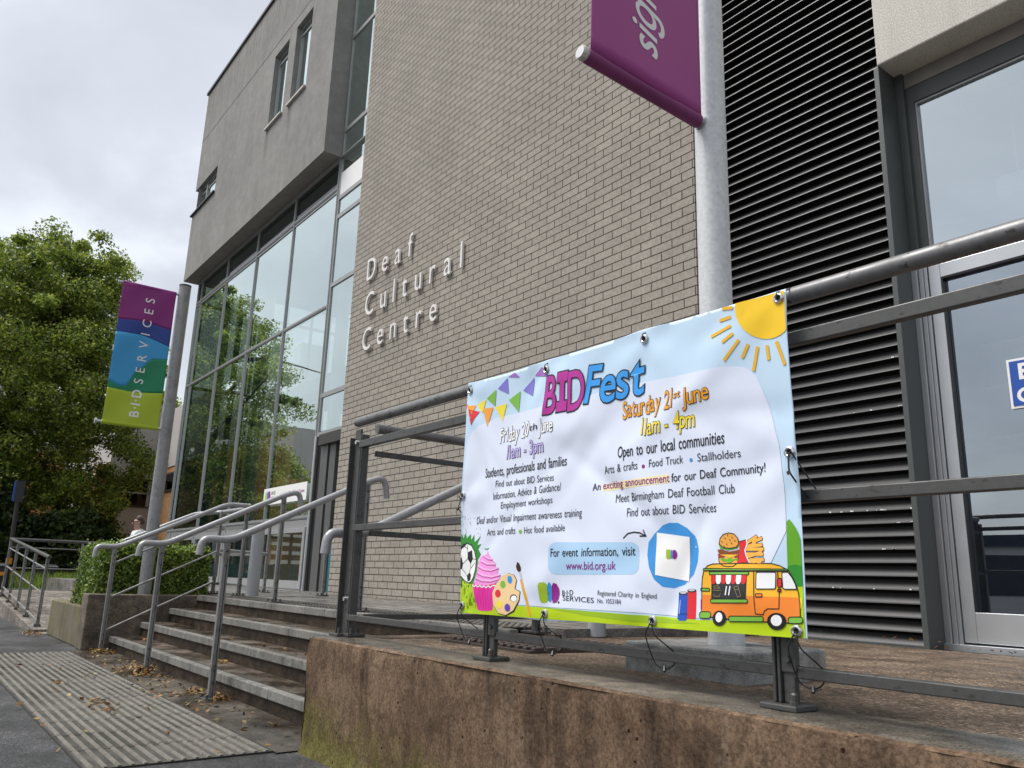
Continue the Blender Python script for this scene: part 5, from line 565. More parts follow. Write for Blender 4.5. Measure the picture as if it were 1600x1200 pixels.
# sign band on the curtain wall
sg = thing('entrance_sign', 'long white sign band with three coloured petals on the glazing above the door', 'sign', (-12.8, YC-.06, Zc(1.26))); mb = MB(); mb.box(-13.715, -11.895, YC-.075, YC-.062, Zc(1.12), Zc(1.40)); mb.build('panel', M['white'], sg)
def blob(mb, cx, cz, rx, rz, y, m): n = 18; mb.add([(cx+rx*math.cos(2*math.pi*i/n), y, cz+rz*math.sin(2*math.pi*i/n)) for i in range(n)], [tuple(range(n))], m)
pl = [plain('petal_green', hexc('A6C32A'), .5, 0, 0), plain('petal_blue', hexc('2F9BE0'), .5, 0, 0), plain('petal_purple', hexc('8A2A86'), .5, 0, 0)]
mb = MB(); blob(mb, -13.60, Zc(1.26), .055, .095, YC-.0765, 0); blob(mb, -13.525, Zc(1.26), .04, .095, YC-.078, 1); blob(mb, -13.46, Zc(1.26), .055, .095, YC-.0795, 2); mb.build('emblem', pl, sg)
mb = MB(); put_text(mb, 'B·I·D', (-13.36, YC-.0765, Zc(1.28)), (1, 0, 0), (0, 0, 1), .17, .06, .02); put_text(mb, 'SERVICES', (-13.36, YC-.0765, Zc(1.2)), (1, 0, 0), (0, 0, 1), .3, .05); mb.build('lettering', M['rubber'], sg)
mb = MB(); put_text(mb, 'Deaf Cultural Centre', (-12.6, YC-.0765, Zc(1.24)), (1, 0, 0), (0, 0, 1), .62, .06, .01); mb.build('title', pl[2], sg)
# ------------------------------------------------------------------ festival banner
PALETTE = dict(sheet='C6DFF4', panel='DFE7F9', lime='B9D40E', limedark='9CBE1E', midgreen='5FA51C', darkgreen='2E8B2A', grass='A8CF20', sun='FFCB1E', ray='E9B62B', violet='A46CC0', indigo='7F78D0', bgreen='7DBB42', yellow='F5E13C', orange='F7A441', red='E02A33', pinkred='F2737F', boxblue='AFD3F2', blobblue='3E97DF', white='FFFFFF', lgreen='A2BE2A', lblue='2F96E0', lpurple='8C1F86', lteal='3A8A78', ink='17171C', ink2='2B2B33', highlight='F3E4B4', hotpink='EE2FA4', deeppink='C22A8C', icing='F39AE0', palepink='FBC4EE', tan='F2D09A', amber='E9A62B', silver='C9CCD0', brown='33201A', canblue='2453B8', navy='142C66', skyblue='8DB6F2', darkgrey='2F2F33', vanyellow='FDBB2F', vanorange='F2882F', chalk='8E7B52', glasswhite='F3F4F6', redbrown='A8342A', tyre='1B1B1D', bun='F6AE4E', leaf='6BB52D', patty='8A4A22', cheese='FBC62B', fry='F9B548', purple='6B3FA8', magenta='B82C9A', festblue='37A0F0', lilac='C3B4F0', orange2='F5A92E', yellow2='F2D92E')
PK = list(PALETTE)
vin = {}
for k_ in PK:
    q = NM('vinyl_'+k_); c_ = hexc(PALETTE[k_]); c_ = tuple(min(.90, x*.95+.003) for x in c_[:3])+(1,); q.col(q.mix(1.0, c_, q.ramp(q.noise(7, 4), [(.3, .97), (.7, 1.02)]), 'MULTIPLY') if k_ in ('sheet', 'panel', 'lime') else c_); q.rough(.34); q.b.inputs['Specular IOR Level'].default_value = .4; vin[k_] = q.m
VM = [vin[k_] for k_ in PK]; VI = {k_: i for i, k_ in enumerate(PK)}
YB = 1.715
rw_ = random.Random(11)
ridges = [(rw_.uniform(-2.5, -1.15), rw_.uniform(.7, 1.48), rw_.uniform(-.9, .9)+(1.57 if rw_.random() < .35 else 0), rw_.uniform(.022, .055), rw_.uniform(.10, .34), rw_.uniform(-.006, .006)) for _ in range(46)]
def wr(u, v):
    s = .004*math.sin(u*4.1+1)+.003*math.sin(v*7+u*2)+.0025*math.sin(u*11-v*6)
    for cx, cy, a, w1, w2, am in ridges:
        dx, dy = u-cx, v-cy; p = dx*math.cos(a)+dy*math.sin(a); q = -dx*math.sin(a)+dy*math.cos(a)
        t = (p/w2)**2+(q/w1)**2
        if t < 9: s += am*math.exp(-t)
    for i, (ex, ey) in enumerate(EYE):
        dx, dy = u-ex, v-ey; d = math.hypot(dx, dy)
        if d < .4: s += .006*math.exp(-d/.12)*math.cos(4*math.atan2(dy, dx)+i*1.7)*min(1, (d/.09)**2)
    return s
def bp(u, v, lay=0): return (u, YB-.008-wr(u, v)-(.0007+.0003*lay if lay > 0 else 0), v)
bn = thing('festival_banner', 'large printed festival banner with a food van, sun and cupcake tied to the front railing', 'banner', (-1.83, YB, .65))
E4 = EDGE
def quad_pts():
    """outline of the sheet with slightly scalloped edges between the eyelets"""
    o = []
    def seg(a, b, sag, n=16):
        for i in range(n): t = i/n; o.append((a[0]+(b[0]-a[0])*t+sag[0]*math.sin(math.pi*t), a[1]+(b[1]-a[1])*t+sag[1]*math.sin(math.pi*t)))
    tl, tr, br, bl, ml, mr = [E4[k] for k in ('tl', 'tr', 'br', 'bl', 'ml', 'mr')]
    ts = [EYE[0], EYE[1], EYE[2], EYE[3]]; tp = [tl, (ts[1][0], tl[1]+.0), (ts[2][0], tl[1]+.001), tr]
    for a, b in zip(tp, tp[1:]): seg(a, b, (0, -.006), 10)
    seg(tr, mr, (-.003, 0), 8); seg(mr, br, (.002, 0), 8); bs = [br, (EYE[8][0], br[1]-.006), (EYE[7][0], bl[1]-.002), bl]
    for a, b in zip(bs, bs[1:]): seg(a, b, (0, .006), 10)
    seg(bl, ml, (.004, 0), 8); seg(ml, tl, (.004, 0), 8)
    return o
def cut(bm, step, u0, u1, v0, v1):
    k = math.ceil(u0/step)
    while k*step < u1: bmesh.ops.bisect_plane(bm, geom=bm.verts[:]+bm.edges[:]+bm.faces[:], dist=1e-6, plane_co=(k*step, 0, 0), plane_no=(1, 0, 0)); k += 1
    k = math.ceil(v0/step)
    while k*step < v1: bmesh.ops.bisect_plane(bm, geom=bm.verts[:]+bm.edges[:]+bm.faces[:], dist=1e-6, plane_co=(0, k*step, 0), plane_no=(0, 1, 0)); k += 1
def flat_to_banner(bm, name, thick=False):
    if thick: pass
    for v in bm.verts: v.co = bp(v.co.x, v.co.y, v.co.z)
    bmesh.ops.recalc_face_normals(bm, faces=bm.faces)
    for f in bm.faces:
        f.smooth = True
        if f.normal.y > 0: f.normal_flip()
    me = bpy.data.meshes.new(name); bm.to_mesh(me); bm.free()
    for q in VM: me.materials.append(q)
    return link(bpy.data.objects.new(name, me), bn)
def polyface(bm, pts, lay, mi):
    vs_ = [bm.verts.new((u, v, lay)) for u, v in pts]
    try: f = bm.faces.new(vs_)
    except ValueError: return
    f.material_index = mi; bmesh.ops.triangulate(bm, faces=[f])
bm = bmesh.new(); polyface(bm, quad_pts(), 0, VI['sheet']); cut(bm, .0125, -2.57, -1.10, .63, 1.53); sh = flat_to_banner(bm, 'sheet'); so = sh.modifiers.new('thickness', 'SOLIDIFY'); so.thickness = .0008; so.offset = -1
def clip_sheet(bm):
    for a, b in ((E4['tl'], E4['tr']), (E4['tr'], E4['mr']), (E4['mr'], E4['br']), (E4['br'], E4['bl']), (E4['bl'], E4['ml']), (E4['ml'], E4['tl'])):
        n = Vector((b[1]-a[1], a[0]-b[0], 0)).normalized(); ins = .0015
        if n.dot(Vector((-1.83-a[0], 1.08-a[1], 0))) > 0: n = -n
        bmesh.ops.bisect_plane(bm, geom=bm.verts[:]+bm.edges[:]+bm.faces[:], dist=1e-6, plane_co=(a[0]-n.x*ins, a[1]-n.y*ins, 0), plane_no=n, clear_outer=True)
bm = bmesh.new()
for lay, c_, pts in SHAPES:
    p = [pts[0]]
    for q in pts[1:]:
        if math.hypot(q[0]-p[-1][0], q[1]-p[-1][1]) > 2e-4: p.append(q)
    polyface(bm, p, lay, VI[c_])
def stroke(bm, pts, wd, lay, mi):
    for a, b in zip(pts, pts[1:]):
        d = Vector((b[0]-a[0], b[1]-a[1])); 
        if d.length < 1e-5: continue
        d.normalize(); n = Vector((-d.y, d.x))*wd/2; e = d*wd*.35
        polyface(bm, [(a[0]-e.x+n.x, a[1]-e.y+n.y), (a[0]-e.x*1.4, a[1]-e.y*1.4), (a[0]-e.x-n.x, a[1]-e.y-n.y), (b[0]+e.x-n.x, b[1]+e.y-n.y), (b[0]+e.x*1.4, b[1]+e.y*1.4), (b[0]+e.x+n.x, b[1]+e.y+n.y)], lay, mi)
for lay, c_, wd, pts in STROKES: stroke(bm, pts, wd, lay+.4, VI[c_])
clip_sheet(bm); cut(bm, .0125, -2.57, -1.10, .63, 1.53); flat_to_banner(bm, 'printed_picture')
rj = random.Random(3)
def glyph(ch, off, shear):
    if ch != 'I': return text_mesh(ch, off, shear)
    o = off; H = CAP; pts = [(-o, -o), (.42+o, -o), (.42+o, .15+o), (.29+o, .15+o), (.29+o, H-.15-o), (.42+o, H-.15-o), (.42+o, H+o), (-o, H+o), (-o, H-.15-o), (.13-o, H-.15-o), (.13-o, .15+o), (-o, .15+o)]
    v = np.array([(x+y*shear, y, 0) for x, y in pts]); return v, [(0, 1, 2, 3, 10, 11), (3, 4, 9, 10), (4, 5, 6, 7, 8, 9)]
def flat_text(bm, body, a, e, cap, col_, outl, bold, shear, lay, jit):
    a = Vector((a[0], a[1], 0)); e = Vector((e[0], e[1], 0)); ux = (e-a); width = ux.length; ux.normalize(); uy = Vector((-ux.y, ux.x, 0)); s = cap/CAP
    runs = [(outl, .026+.008*bold, lay)] if outl else []
    runs.append((col_, .009*bold if not outl else .004+.006*bold, lay+2.2 if outl else lay+1))
    base = text_mesh(body, 0, shear)[0]; x0, x1 = base[:, 0].min(), base[:, 0].max()
    if jit:                                                    # playful lettering: each letter a little tilted
        wsum = []; x = 0
        ws = [(ch, glyph(ch, 0, 0)[0]) for ch in body]; sizes = [(max(.24, v[:, 0].max()-v[:, 0].min()) if len(v) else .28) for _, v in ws]; gap = .07
        tot = sum(sizes)+gap*(len(body)-1); k = width/tot
        for (ch, v0), sz in zip(ws, sizes):
            if ch != ' ':
                an = rj.uniform(-.07, .07); dy = rj.uniform(-.03, .03)
                for c_, off, L_ in runs:
                    v, f = glyph(ch, off, shear); m0 = v0[:, 0].min(); vv = []
                    for px, py, _ in v:
                        X = (px-(m0+v0[:, 0].max())/2)*k; Y = (py+dy)*s; X, Y = X*math.cos(an)-Y*math.sin(an), X*math.sin(an)+Y*math.cos(an); p = a+ux*(X+(x+sz/2)*k)+uy*Y; vv.append(bm.verts.new((p.x, p.y, L_)))
                    for q in f:
                        try: bm.faces.new([vv[i] for i in q]).material_index = VI[c_]
                        except ValueError: pass
            x += sz+gap
        return
    for c_, off, L_ in runs:
        v, f = text_mesh(body, off, shear); vv = []
        for px, py, _ in v: p = a+ux*((px-x0)/(x1-x0)*width)+uy*(py*s); vv.append(bm.verts.new((p.x, p.y, L_)))
        for q in f:
            try: bm.faces.new([vv[i] for i in q]).material_index = VI[c_]
            except ValueError: pass
for T_ in TEXTS:
    bm = bmesh.new(); flat_text(bm, *T_); us = [v.co.x for v in bm.verts]; vs2 = [v.co.y for v in bm.verts]; cut(bm, .0125, min(us), max(us), min(vs2), max(vs2)); flat_to_banner(bm, 'printed_lettering')
for i, (u, v) in enumerate(EYE):
    p = Vector(bp(u, v, 10)); mb = MB(); n = 18; ring = []
    for r, y in ((.0065, .002), (.007, -.002), (.010, -.0045), (.0135, -.003), (.015, .001)): ring.append([(p.x+r*math.cos(2*math.pi*j/n), p.y+y, p.z+r*math.sin(2*math.pi*j/n)) for j in range(n)])
    mb.add([q for g_ in ring for q in g_], [(a*n+j, a*n+(j+1) % n, (a+1)*n+(j+1) % n, (a+1)*n+j) for a in range(4) for j in range(n)])
    o = mb.build('eyelet', M['steel'], bn, smooth=True); mb = MB(); mb.add([(p.x+.0068*math.cos(2*math.pi*j/n), p.y+.0005, p.z+.0068*math.sin(2*math.pi*j/n)) for j in range(n)], [tuple(range(n))]); mb.build('eyelet_hole', M['black'], o)
    mb = MB(); x, y, z = p
    if v > 1.4: path = [(x, y, z), (x+.002, y-.012, z+.012), (x+.006, YR-.032, 1.515), (x+.010, YR, 1.5345), (x+.012, YR+.03, 1.515), (x+.006, YR+.01, z), (x, y+.01, z)]; mb.tube(fillet(path, .01, 3), .0019, 6)
    elif v < .8:
        for s_, yy in ((-.034, -.03), (.018, .02)): mb.tube(fillet([(x, y-.004, z), (x+s_*.6, y-.010, z-.035), (x+s_, YR+yy, .585), (x+s_*.7, YR+yy*.7, .553), (x+.004, YR-.016, .545)], .03, 4), .0018, 6)
        mb.tube([(x+.004, YR-.016, .552), (x+.010, YR-.024, .540)], .0045, 7); mb.tube([(x+.008, YR-.02, .543), (x+.03, YR-.022, .55)], .0016, 5)
    else:
        d = 1 if x > -2 else -1
        mb.tube(fillet([(x, y-.004, z), (x+.006*d, y-.014, z-.05), (x+.016*d, YR-.022, .99), (x+.022*d, YR+.012, .975)], .01, 3), .0022, 6); mb.tube([(x+.010*d, y-.01, z), (x+.035*d, YR, 1.0)], .002, 5); mb.tube([(x+.006*d, y-.016, z-.05), (x+.008*d, y-.017, z-.056)], .005, 6)
    mb.build('cable_tie', M['rubber'], bn, smooth=True)
# ------------------------------------------------------------------ flag poles and their flags
def pole(x, y, z0, z1, r, mat, label, top=True):
    t = thing('flag_pole', label, 'pole', (x, y, z0)); mb = MB(); mb.tube([(x, y, z0), (x, y, (z0+z1)/2), (x, y, z1)], r, 26); mb.build('shaft', mat, t, smooth=True)
    if top: mb = MB(); mb.tube([(x, y, z1), (x, y, z1+.02)], r*1.02, 26); mb.build('cap', M['galv'], t, smooth=True)
    return t
PXL, PYL = -8.88, 2.13
pl_ = pole(PXL, PYL, .36, 3.80, .062, M['polel'], 'grey flag pole rising from the hedge beside the steps, carrying the striped flag')
mb = MB()
for z in (3.70, 2.205): mb.tube([(PXL, PYL, z), (PXL, 1.46, z)], .014, 10)
mb.tube([(PXL, 1.46, 2.205), (PXL, 1.44, 2.205)], .028, 12); mb.build('arm', M['alu'], pl_, smooth=True)
fc = {k_: plain('flag_'+k_, tuple(x*.85 for x in hexc(h)[:3])+(1,), .55, 0, .05, 3) for k_, h in dict(purple='8E2A80', navy='27459A', blue='3FA6E2', green='15895F', lime='B3C92E', white='F4F4F4').items()}
FY0, FY1, FZ0, FZ1 = 1.505, 2.045, 2.19, 3.71
def fl(s, t, k=0):                                              # s across (0 = street side), t down from the top
    return (PXL+.016+.010*math.sin(s*5+t*3)*math.sin(t*math.pi)+.004*math.sin(t*17+s*9)+k*.0012, FY0+(FY1-FY0)*s, FZ1-(FZ1-FZ0)*t)
ft = thing('striped_flag', 'vertical flag with purple, blue, green and lime waves on the grey pole by the steps', 'flag', (PXL, 1.78, 2.2))
def lerp(pts, s):
    for (a, b), (c, d) in zip(pts, pts[1:]):
        if a <= s <= c: f = (s-a)/(c-a); f = f*f*(3-2*f); return b+(d-b)*f
    return pts[-1][1]
B_ = [lambda s: 0, lambda s: .277-.02*math.sin(s*3)+(-.011+.02)*s, lambda s: lerp([(0, .367), (.4, .375), (1, .404)], s)+.018*math.sin(s*math.pi)*-1, lambda s: lerp([(0, .714), (.22, .738), (.30, .735), (.5, .60), (.75, .51), (1, .497)], s), lambda s: .757-.013*s+.012*math.sin(s*math.pi), lambda s: 1]
ns, nt_ = 40, 14
for bi, c_ in enumerate(('purple', 'navy', 'blue', 'green', 'lime')):
    mb = MB(); V = []
    for i in range(ns+1):
        s = i/ns; t0 = B_[bi](s); t1 = max(t0, B_[bi+1](s))
        for j in range(nt_+1): V.append(fl(s, t0+(t1-t0)*j/nt_))
    mb.add(V, [(i*(nt_+1)+j, (i+1)*(nt_+1)+j, (i+1)*(nt_+1)+j+1, i*(nt_+1)+j+1) for i in range(ns) for j in range(nt_)]); o = mb.build(c_+'_wave', fc[c_], ft, smooth=True); q = o.modifiers.new('thickness', 'SOLIDIFY'); q.thickness = .002; q.offset = -1
mb = MB(); mb.tube([(PXL, FY0, 3.70), (PXL, FY1, 3.70)], .022, 12); mb.build('top_sleeve', fc['purple'], ft, smooth=True); mb = MB(); mb.tube([(PXL, FY0, 2.205), (PXL, FY1, 2.205)], .024, 12); mb.build('bottom_sleeve', fc['lime'], ft, smooth=True)
def flag_text(mb, body, t0, t1, sb, cap, off):
    """letters reading upwards; sb = baseline across, cap in flag widths"""
    ws = []; s_ = cap*(FY1-FY0)/CAP
    for ch in body: v, f = text_mesh(ch, off); ws.append((v, f, (v[:, 0].max()-v[:, 0].min())*s_*.95))
    Ln = (t0-t1)*(FZ1-FZ0); gap = (Ln-sum(q[2] for q in ws))/max(1, len(body)-1); x = 0
    for v, f, wd in ws:
        m0 = v[:, 0].min(); mb.add([fl(sb-(p[1]*s_)/(FY1-FY0), t0-(x+(p[0]-m0)*s_*.95)/(FZ1-FZ0), 3) for p in v], f); x += wd+gap
mb = MB(); flag_text(mb, 'B·I·D', .935, .745, .615, .165, .022); flag_text(mb, 'SERVICES', .70, .085, .615, .165, .004); mb.build('lettering', fc['white'], ft, fix=False)
PXR, PYR = -1.816, 2.31
pt = thing('pole_plinth', 'wet grey concrete plinth block under the tall pale flag pole', 'plinth', (-1.82, 2.3, .48)); mb = MB(); mb.box(-2.07, -1.577, 2.08, 2.52, .40, Zc(-.189)); mb.build('block', m_wet('plinth_concrete', (.22, .225, .225, 1), (.29, .295, .29, 1), .10, .5, 2.4, 300, .1), pt, bevel=.008)
pr_ = pole(PXR, PYR, Zc(-.189), 5.6, .061, M['pole'], 'tall pale flag pole on a concrete plinth behind the banner', False)
mb = MB(); mb.tube([(PXR, PYR, 2.530), (PXR, 1.615, 2.553)], .022, 14); mb.tube([(PXR, PYR, 4.9), (PXR, 1.615, 4.92)], .022, 14); mb.build('arm', M['alu'], pr_, smooth=True)
mb = MB(); mb.tube([(PXR, 1.636, 2.553), (PXR, 1.624, 2.553), (PXR, 1.619, 2.553)], .026, 16); mb.build('end_cap', M['roughcast'], pr_, smooth=True); mb = MB(); mb.tube([(PXR, 2.245, 2.532), (PXR, 2.275, 2.531)], .029, 14); mb.build('arm_collar', M['alu'], pr_, smooth=True)
fp = plain('flag_plum', tuple(x*1.25 for x in hexc('8C3578')[:3])+(1,), .5, 0, .05, 3)
fr_ = thing('purple_flag', 'plum purple flag with slanted white lettering on the tall pale pole', 'flag', (PXR, 1.93, 2.5)); mb = MB(); V = []
def fq(s, t, k=0): return (PXR+.023+.004*math.sin(s*9)*min(1, t*3)+.003*math.sin(t*6+s*4)+k*.0012, 1.645+.585*s, 2.56+(.0-.022*s)+2.34*t)
for i in range(25):
    for j in range(41): V.append(fq(i/24, j/40))
mb.add(V, [(i*41+j, (i+1)*41+j, (i+1)*41+j+1, i*41+j+1) for i in range(24) for j in range(40)]); o = mb.build('cloth', fp, fr_, smooth=True); q = o.modifiers.new('thickness', 'SOLIDIFY'); q.thickness = .002; q.offset = -1
mb = MB(); mb.tube([(PXR, 1.645, 2.5525), (PXR, 2.235, 2.532)], .027, 16); mb.build('sleeve', plain('plum_sleeve', tuple(x*.75 for x in hexc('8C3578')[:3])+(1,), .6, 0, .12, 8), fr_, smooth=True); mb = MB()
v, f = text_mesh('si\u0261n', .012, .28); s_ = .138/CAP; m0 = v[:, 0].min(); k_ = .305/((v[:, 0].max()-m0)*s_)
mb.add([fq((1.977-p[1]*s_-1.645)/.585, (2.672+(p[0]-m0)*s_*k_-2.55)/2.34, 3) for p in v], f); mb.build('lettering', fc['white'], fr_, fix=False)
# ------------------------------------------------------------------ plants
def leaves_mesh(name, pos, nrm, size, mat, parent, seed=0, asp=.6, spread=.9):
    r = np.random.default_rng(seed); n = len(pos); nr = nrm+r.normal(0, spread, (n, 3)); nr /= np.linalg.norm(nr, axis=1)[:, None]
    a = np.cross(nr, r.normal(0, 1, (n, 3))); a /= np.linalg.norm(a, axis=1)[:, None]; b = np.cross(nr, a); sz = (size*r.uniform(.6, 1.35, n))[:, None]
    P4 = np.stack([pos-a*sz*.5, pos+b*sz*asp*.5-a*sz*.05, pos+a*sz*.5, pos-b*sz*asp*.5-a*sz*.05], 1).reshape(-1, 3)
    me = bpy.data.meshes.new(name); me.vertices.add(4*n); me.vertices.foreach_set('co', P4.astype(np.float32).ravel()); me.loops.add(4*n); me.loops.foreach_set('vertex_index', np.arange(4*n, dtype=np.int32)); me.polygons.add(n); me.polygons.foreach_set('loop_start', np.arange(0, 4*n, 4, dtype=np.int32)); me.update(calc_edges=True); me.materials.append(mat)
    return link(bpy.data.objects.new(name, me), parent)
def tree(name, label, base, height, lobes, ncl, per, leaf, mat, seed, trunk=.3, cr=.6, group=None, cat='tree'):
    t = thing(name, label, cat, base, group); r = np.random.default_rng(seed); rd = random.Random(seed); C = []; N = []
    wts = np.array([l[3]*l[4]*l[5] for l in lobes])**.67; wts /= wts.sum()
    while len(C) < ncl:
        l = lobes[r.choice(len(lobes), p=wts)]; d = r.normal(0, 1, 3); d /= np.linalg.norm(d); rr = r.uniform(.35, 1.0)**.45
        p = np.array(l[:3])+d*np.array(l[3:6])*rr
        if p[2] < base[2]+.6: continue
        C.append(p); N.append(d)
    C = np.array(C); N = np.array(N)
    rad_ = r.uniform(.4, 1.35, len(C))*cr
    off = r.normal(0, 1, (len(C), per, 3)); off /= np.linalg.norm(off, axis=2)[:, :, None]; off *= (r.uniform(0, 1, (len(C), per, 1))**.5)*rad_[:, None, None]; off[:, :, 2] *= .62
    pos = (C[:, None, :]+off).reshape(-1, 3); nr = (off/rad_[:, None, None]*.6+np.array([0, 0, .7])).reshape(-1, 3)
    leaves_mesh('crown', pos, nr, leaf, mat, t, seed)
    mb = MB(); b = Vector(base); top = Vector((np.mean([l[0] for l in lobes]), np.mean([l[1] for l in lobes]), base[2]+height*.8)); sp = [b+(top-b)*(i/7)+Vector((rd.uniform(-.2, .2), rd.uniform(-.2, .2), 0))*(1 if 0 < i else 0) for i in range(8)]
    mb.tube(sp, trunk, 10, 0, trunk*.25); o = mb.build('trunk', M['bark'], t, smooth=True); mb = MB()
    for k in range(26):
        i = rd.randint(2, 6); s = sp[i]; e = Vector(C[rd.randrange(len(C))]); 
        if e.z < s.z-.8: e.z = s.z+.5
        md = s.lerp(e, .5)+Vector((rd.uniform(-.4, .4), rd.uniform(-.4, .4), rd.uniform(.1, .8))); mb.tube(fillet([s, md, e], 2, 5), trunk*.36, 6, 0, .02)
    mb.build('limb', M['bark'], t, smooth=True); return t
big = [(-30, 2.3, 6.4, 4.4, 4.2, 4.4), (-30.2, 2.4, 9.4, 3.2, 1.9, 2.4), (-30, 3.3, 9.4, 3, 2.1, 2.7), (-29.6, 3.4, 6.5, 3.2, 2.1, 2.8), (-30.4, .9, 8.0, 3, 2.0, 2.6), (-29.4, 4.4, 4.2, 2.5, 2.5, 2.0), (-29.6, 4.0, 2.5, 2.6, 2.2, 1.5), (-29.2, .5, 3.2, 3, 3.4, 2.0), (-30, 4.2, 10.4, 1.6, 1.1, 1.1), (-29.8, 5.2, 7.6, 1.8, 1.5, 2.0), (-29.6, .6, 3.4, 3, 2.0, 2.0)]
tree('lime_tree', 'big bright green broadleaf tree filling the left edge behind the striped flag', (-30.3, 1.6, 0), 11.5, big, 860, 330, .105, M['leaf'], 3, .34, .6)
tree('garden_tree', 'smaller green tree behind the grey pole at the corner of the glazing', (-43, 9.6, 0), 9.5, [(-43, 9.4, 7.2, 2, 1.9, 1.9), (-43, 10.6, 6.2, 1.8, 1.3, 1.6), (-43, 9.6, 8.6, 1.2, 1.1, 1.0)], 190, 170, .19, M['leaf'], 5, .2, .6)
for i, (x, y, h_, lb) in enumerate([(-27.5, 1.6, 3.6, 'dark green bush under the big tree, behind the sign post'), (-27.8, 4.1, 2.6, 'dark green bush under the big tree, behind the litter bin and long grass'), (-28.5, 5.3, 1.6, 'dark green bush under the big tree, beside the orange brick building')]):
    tree('bush', lb, (x, y, 0), h_, [(x, y, h_*.5, 1.0, 1.5 if h_ > 2 else .8, h_*.5)], 95, 150, .15, M['leafd'], 20+i, .07, .45, 'bushes below the big tree', 'bush')
# clipped hedge
hd = thing('clipped_hedge', 'clipped box hedge behind the cheek wall, wrapped round the foot of the grey flag pole', 'hedge', (-9.9, 2.2, .36)); r = np.random.default_rng(8)
hx0, hx1, hy0, hy1, hz0, hz1 = -10.1, -9.03, 1.74, 2.80, .34, .985
mb = MB(); mb.box(hx0+.07, hx1-.07, hy0+.07, hy1-.07, hz0, hz1-.07); mb.build('shade_core', M['core'], hd)  # solid dark box; the shade between the leaves is put into its colour
pos = []; nr = []
def face_pts(n, fn, nv):
    u = r.uniform(0, 1, (n, 2)); p = np.array([fn(a, b) for a, b in u]); d = r.normal(0, .028, n)-.012; pos.append(p+np.array(nv)*d[:, None]); nr.append(np.tile(nv, (n, 1)))
face_pts(10500, lambda a, b: (hx1, hy0+a*(hy1-hy0), hz0+b*(hz1-hz0)), (1., 0, 0)); face_pts(12000, lambda a, b: (hx0+a*(hx1-hx0), hy0+b*(hy1-hy0), hz1), (0, 0, 1.)); face_pts(9500, lambda a, b: (hx0+a*(hx1-hx0), hy0, hz0+b*(hz1-hz0)), (0, -1., 0)); face_pts(4000, lambda a, b: (hx0+a*(hx1-hx0), hy1, hz0+b*(hz1-hz0)), (0, 1., 0))
pos = np.concatenate(pos); nr = np.concatenate(nr); bm_ = np.sin(pos[:, 1]*23+pos[:, 2]*17)*np.sin(pos[:, 0]*19+pos[:, 2]*29)*.022+np.sin(pos[:, 1]*7+pos[:, 2]*5)*.016; pos = pos+nr*bm_[:, None]
stray = r.integers(0, len(pos), 700); pos[stray] += nr[stray]*r.uniform(.01, .07, 700)[:, None]
leaves_mesh('foliage', pos, nr, .034, M['hedge'], hd, 4, .62, .7)
# long grass and verge
mb = MB(); mb.quad((-60, 2.4, .05), (-19.5, 2.4, .05), (-19.5, 9, .05), (-60, 9, .05)); struct(mb.build('verge', M['soil']))
mb = MB(); mb.quad((-20.4, 3.5, .10), (-17.0, 3.5, .10), (-17.0, 6.2, .10), (-20.4, 6.2, .10)); mb.quad((-60, 4.45, .10), (-20.4, 4.45, .10), (-20.4, 6.2, .10), (-60, 6.2, .10)); struct(mb.build('path', M['landing']))
r = np.random.default_rng(9); n = 6500; bx_ = np.stack([r.uniform(-26.6, -20.5, n), r.uniform(2.7, 4.35, n), np.full(n, .05)], 1); hgt = r.uniform(.25, .62, n); dr_ = r.normal(0, .12, (n, 2)); wv = r.normal(0, 1, (n, 2)); wv = wv/np.linalg.norm(wv, axis=1)[:, None]*.012
tip = bx_+np.stack([dr_[:, 0], dr_[:, 1], hgt], 1); mid = bx_+np.stack([dr_[:, 0]*.3, dr_[:, 1]*.3, hgt*.55], 1); w3 = np.concatenate([wv, np.zeros((n, 1))], 1)
P4 = np.stack([bx_-w3, bx_+w3, mid+w3*.8, tip, mid-w3*.8], 1).reshape(-1, 3); me = bpy.data.meshes.new('grass'); me.from_pydata(P4.tolist(), [], [tuple(range(5*i, 5*i+5)) for i in range(n)]); me.materials.append(M['grass']); struct(link(bpy.data.objects.new('grass', me), None), 'stuff')['label'] = 'long bright green grass on the verge by the litter bin'
# fallen leaves
r = np.random.default_rng(12); L_ = []
def heap(x, y, sx, sy, n, z0, h=.02): L_.append(np.stack([r.normal(x, sx, n), r.normal(y, sy, n), z0+np.abs(r.normal(0, h, n))], 1))
heap(-6.87, 1.68, .10, .055, 330, .012, .018); heap(-8.45, 1.73, .09, .05, 190, .012, .012); heap(-5.55, 1.72, .09, .05, 90, .012, .006); L_.append(np.stack([r.uniform(-8.7, -3.7, 160), r.uniform(1.52, 1.83, 160)**1, np.full(160, .011)], 1)); heap(-5.25, 1.77, .06, .04, 60, .012, .01); heap(-6.2, 1.6, .5, .09, 60, .014, .003); heap(-5.6, 1.45, .12, .03, 16, .017, .003); heap(-11.0, 1.48, .22, .05, 150, .012, .008)
L_.append(np.stack([r.uniform(-8.6, -3.7, 28), r.uniform(.8, 1.5, 28), np.full(28, .017)], 1)); heap(-5.4, 1.13, .05, .04, 26, .017, .002); heap(-5.1, 1.1, .10, .03, 20, .017, .002); heap(-6.35, 1.05, .06, .03, 20, .017, .002)
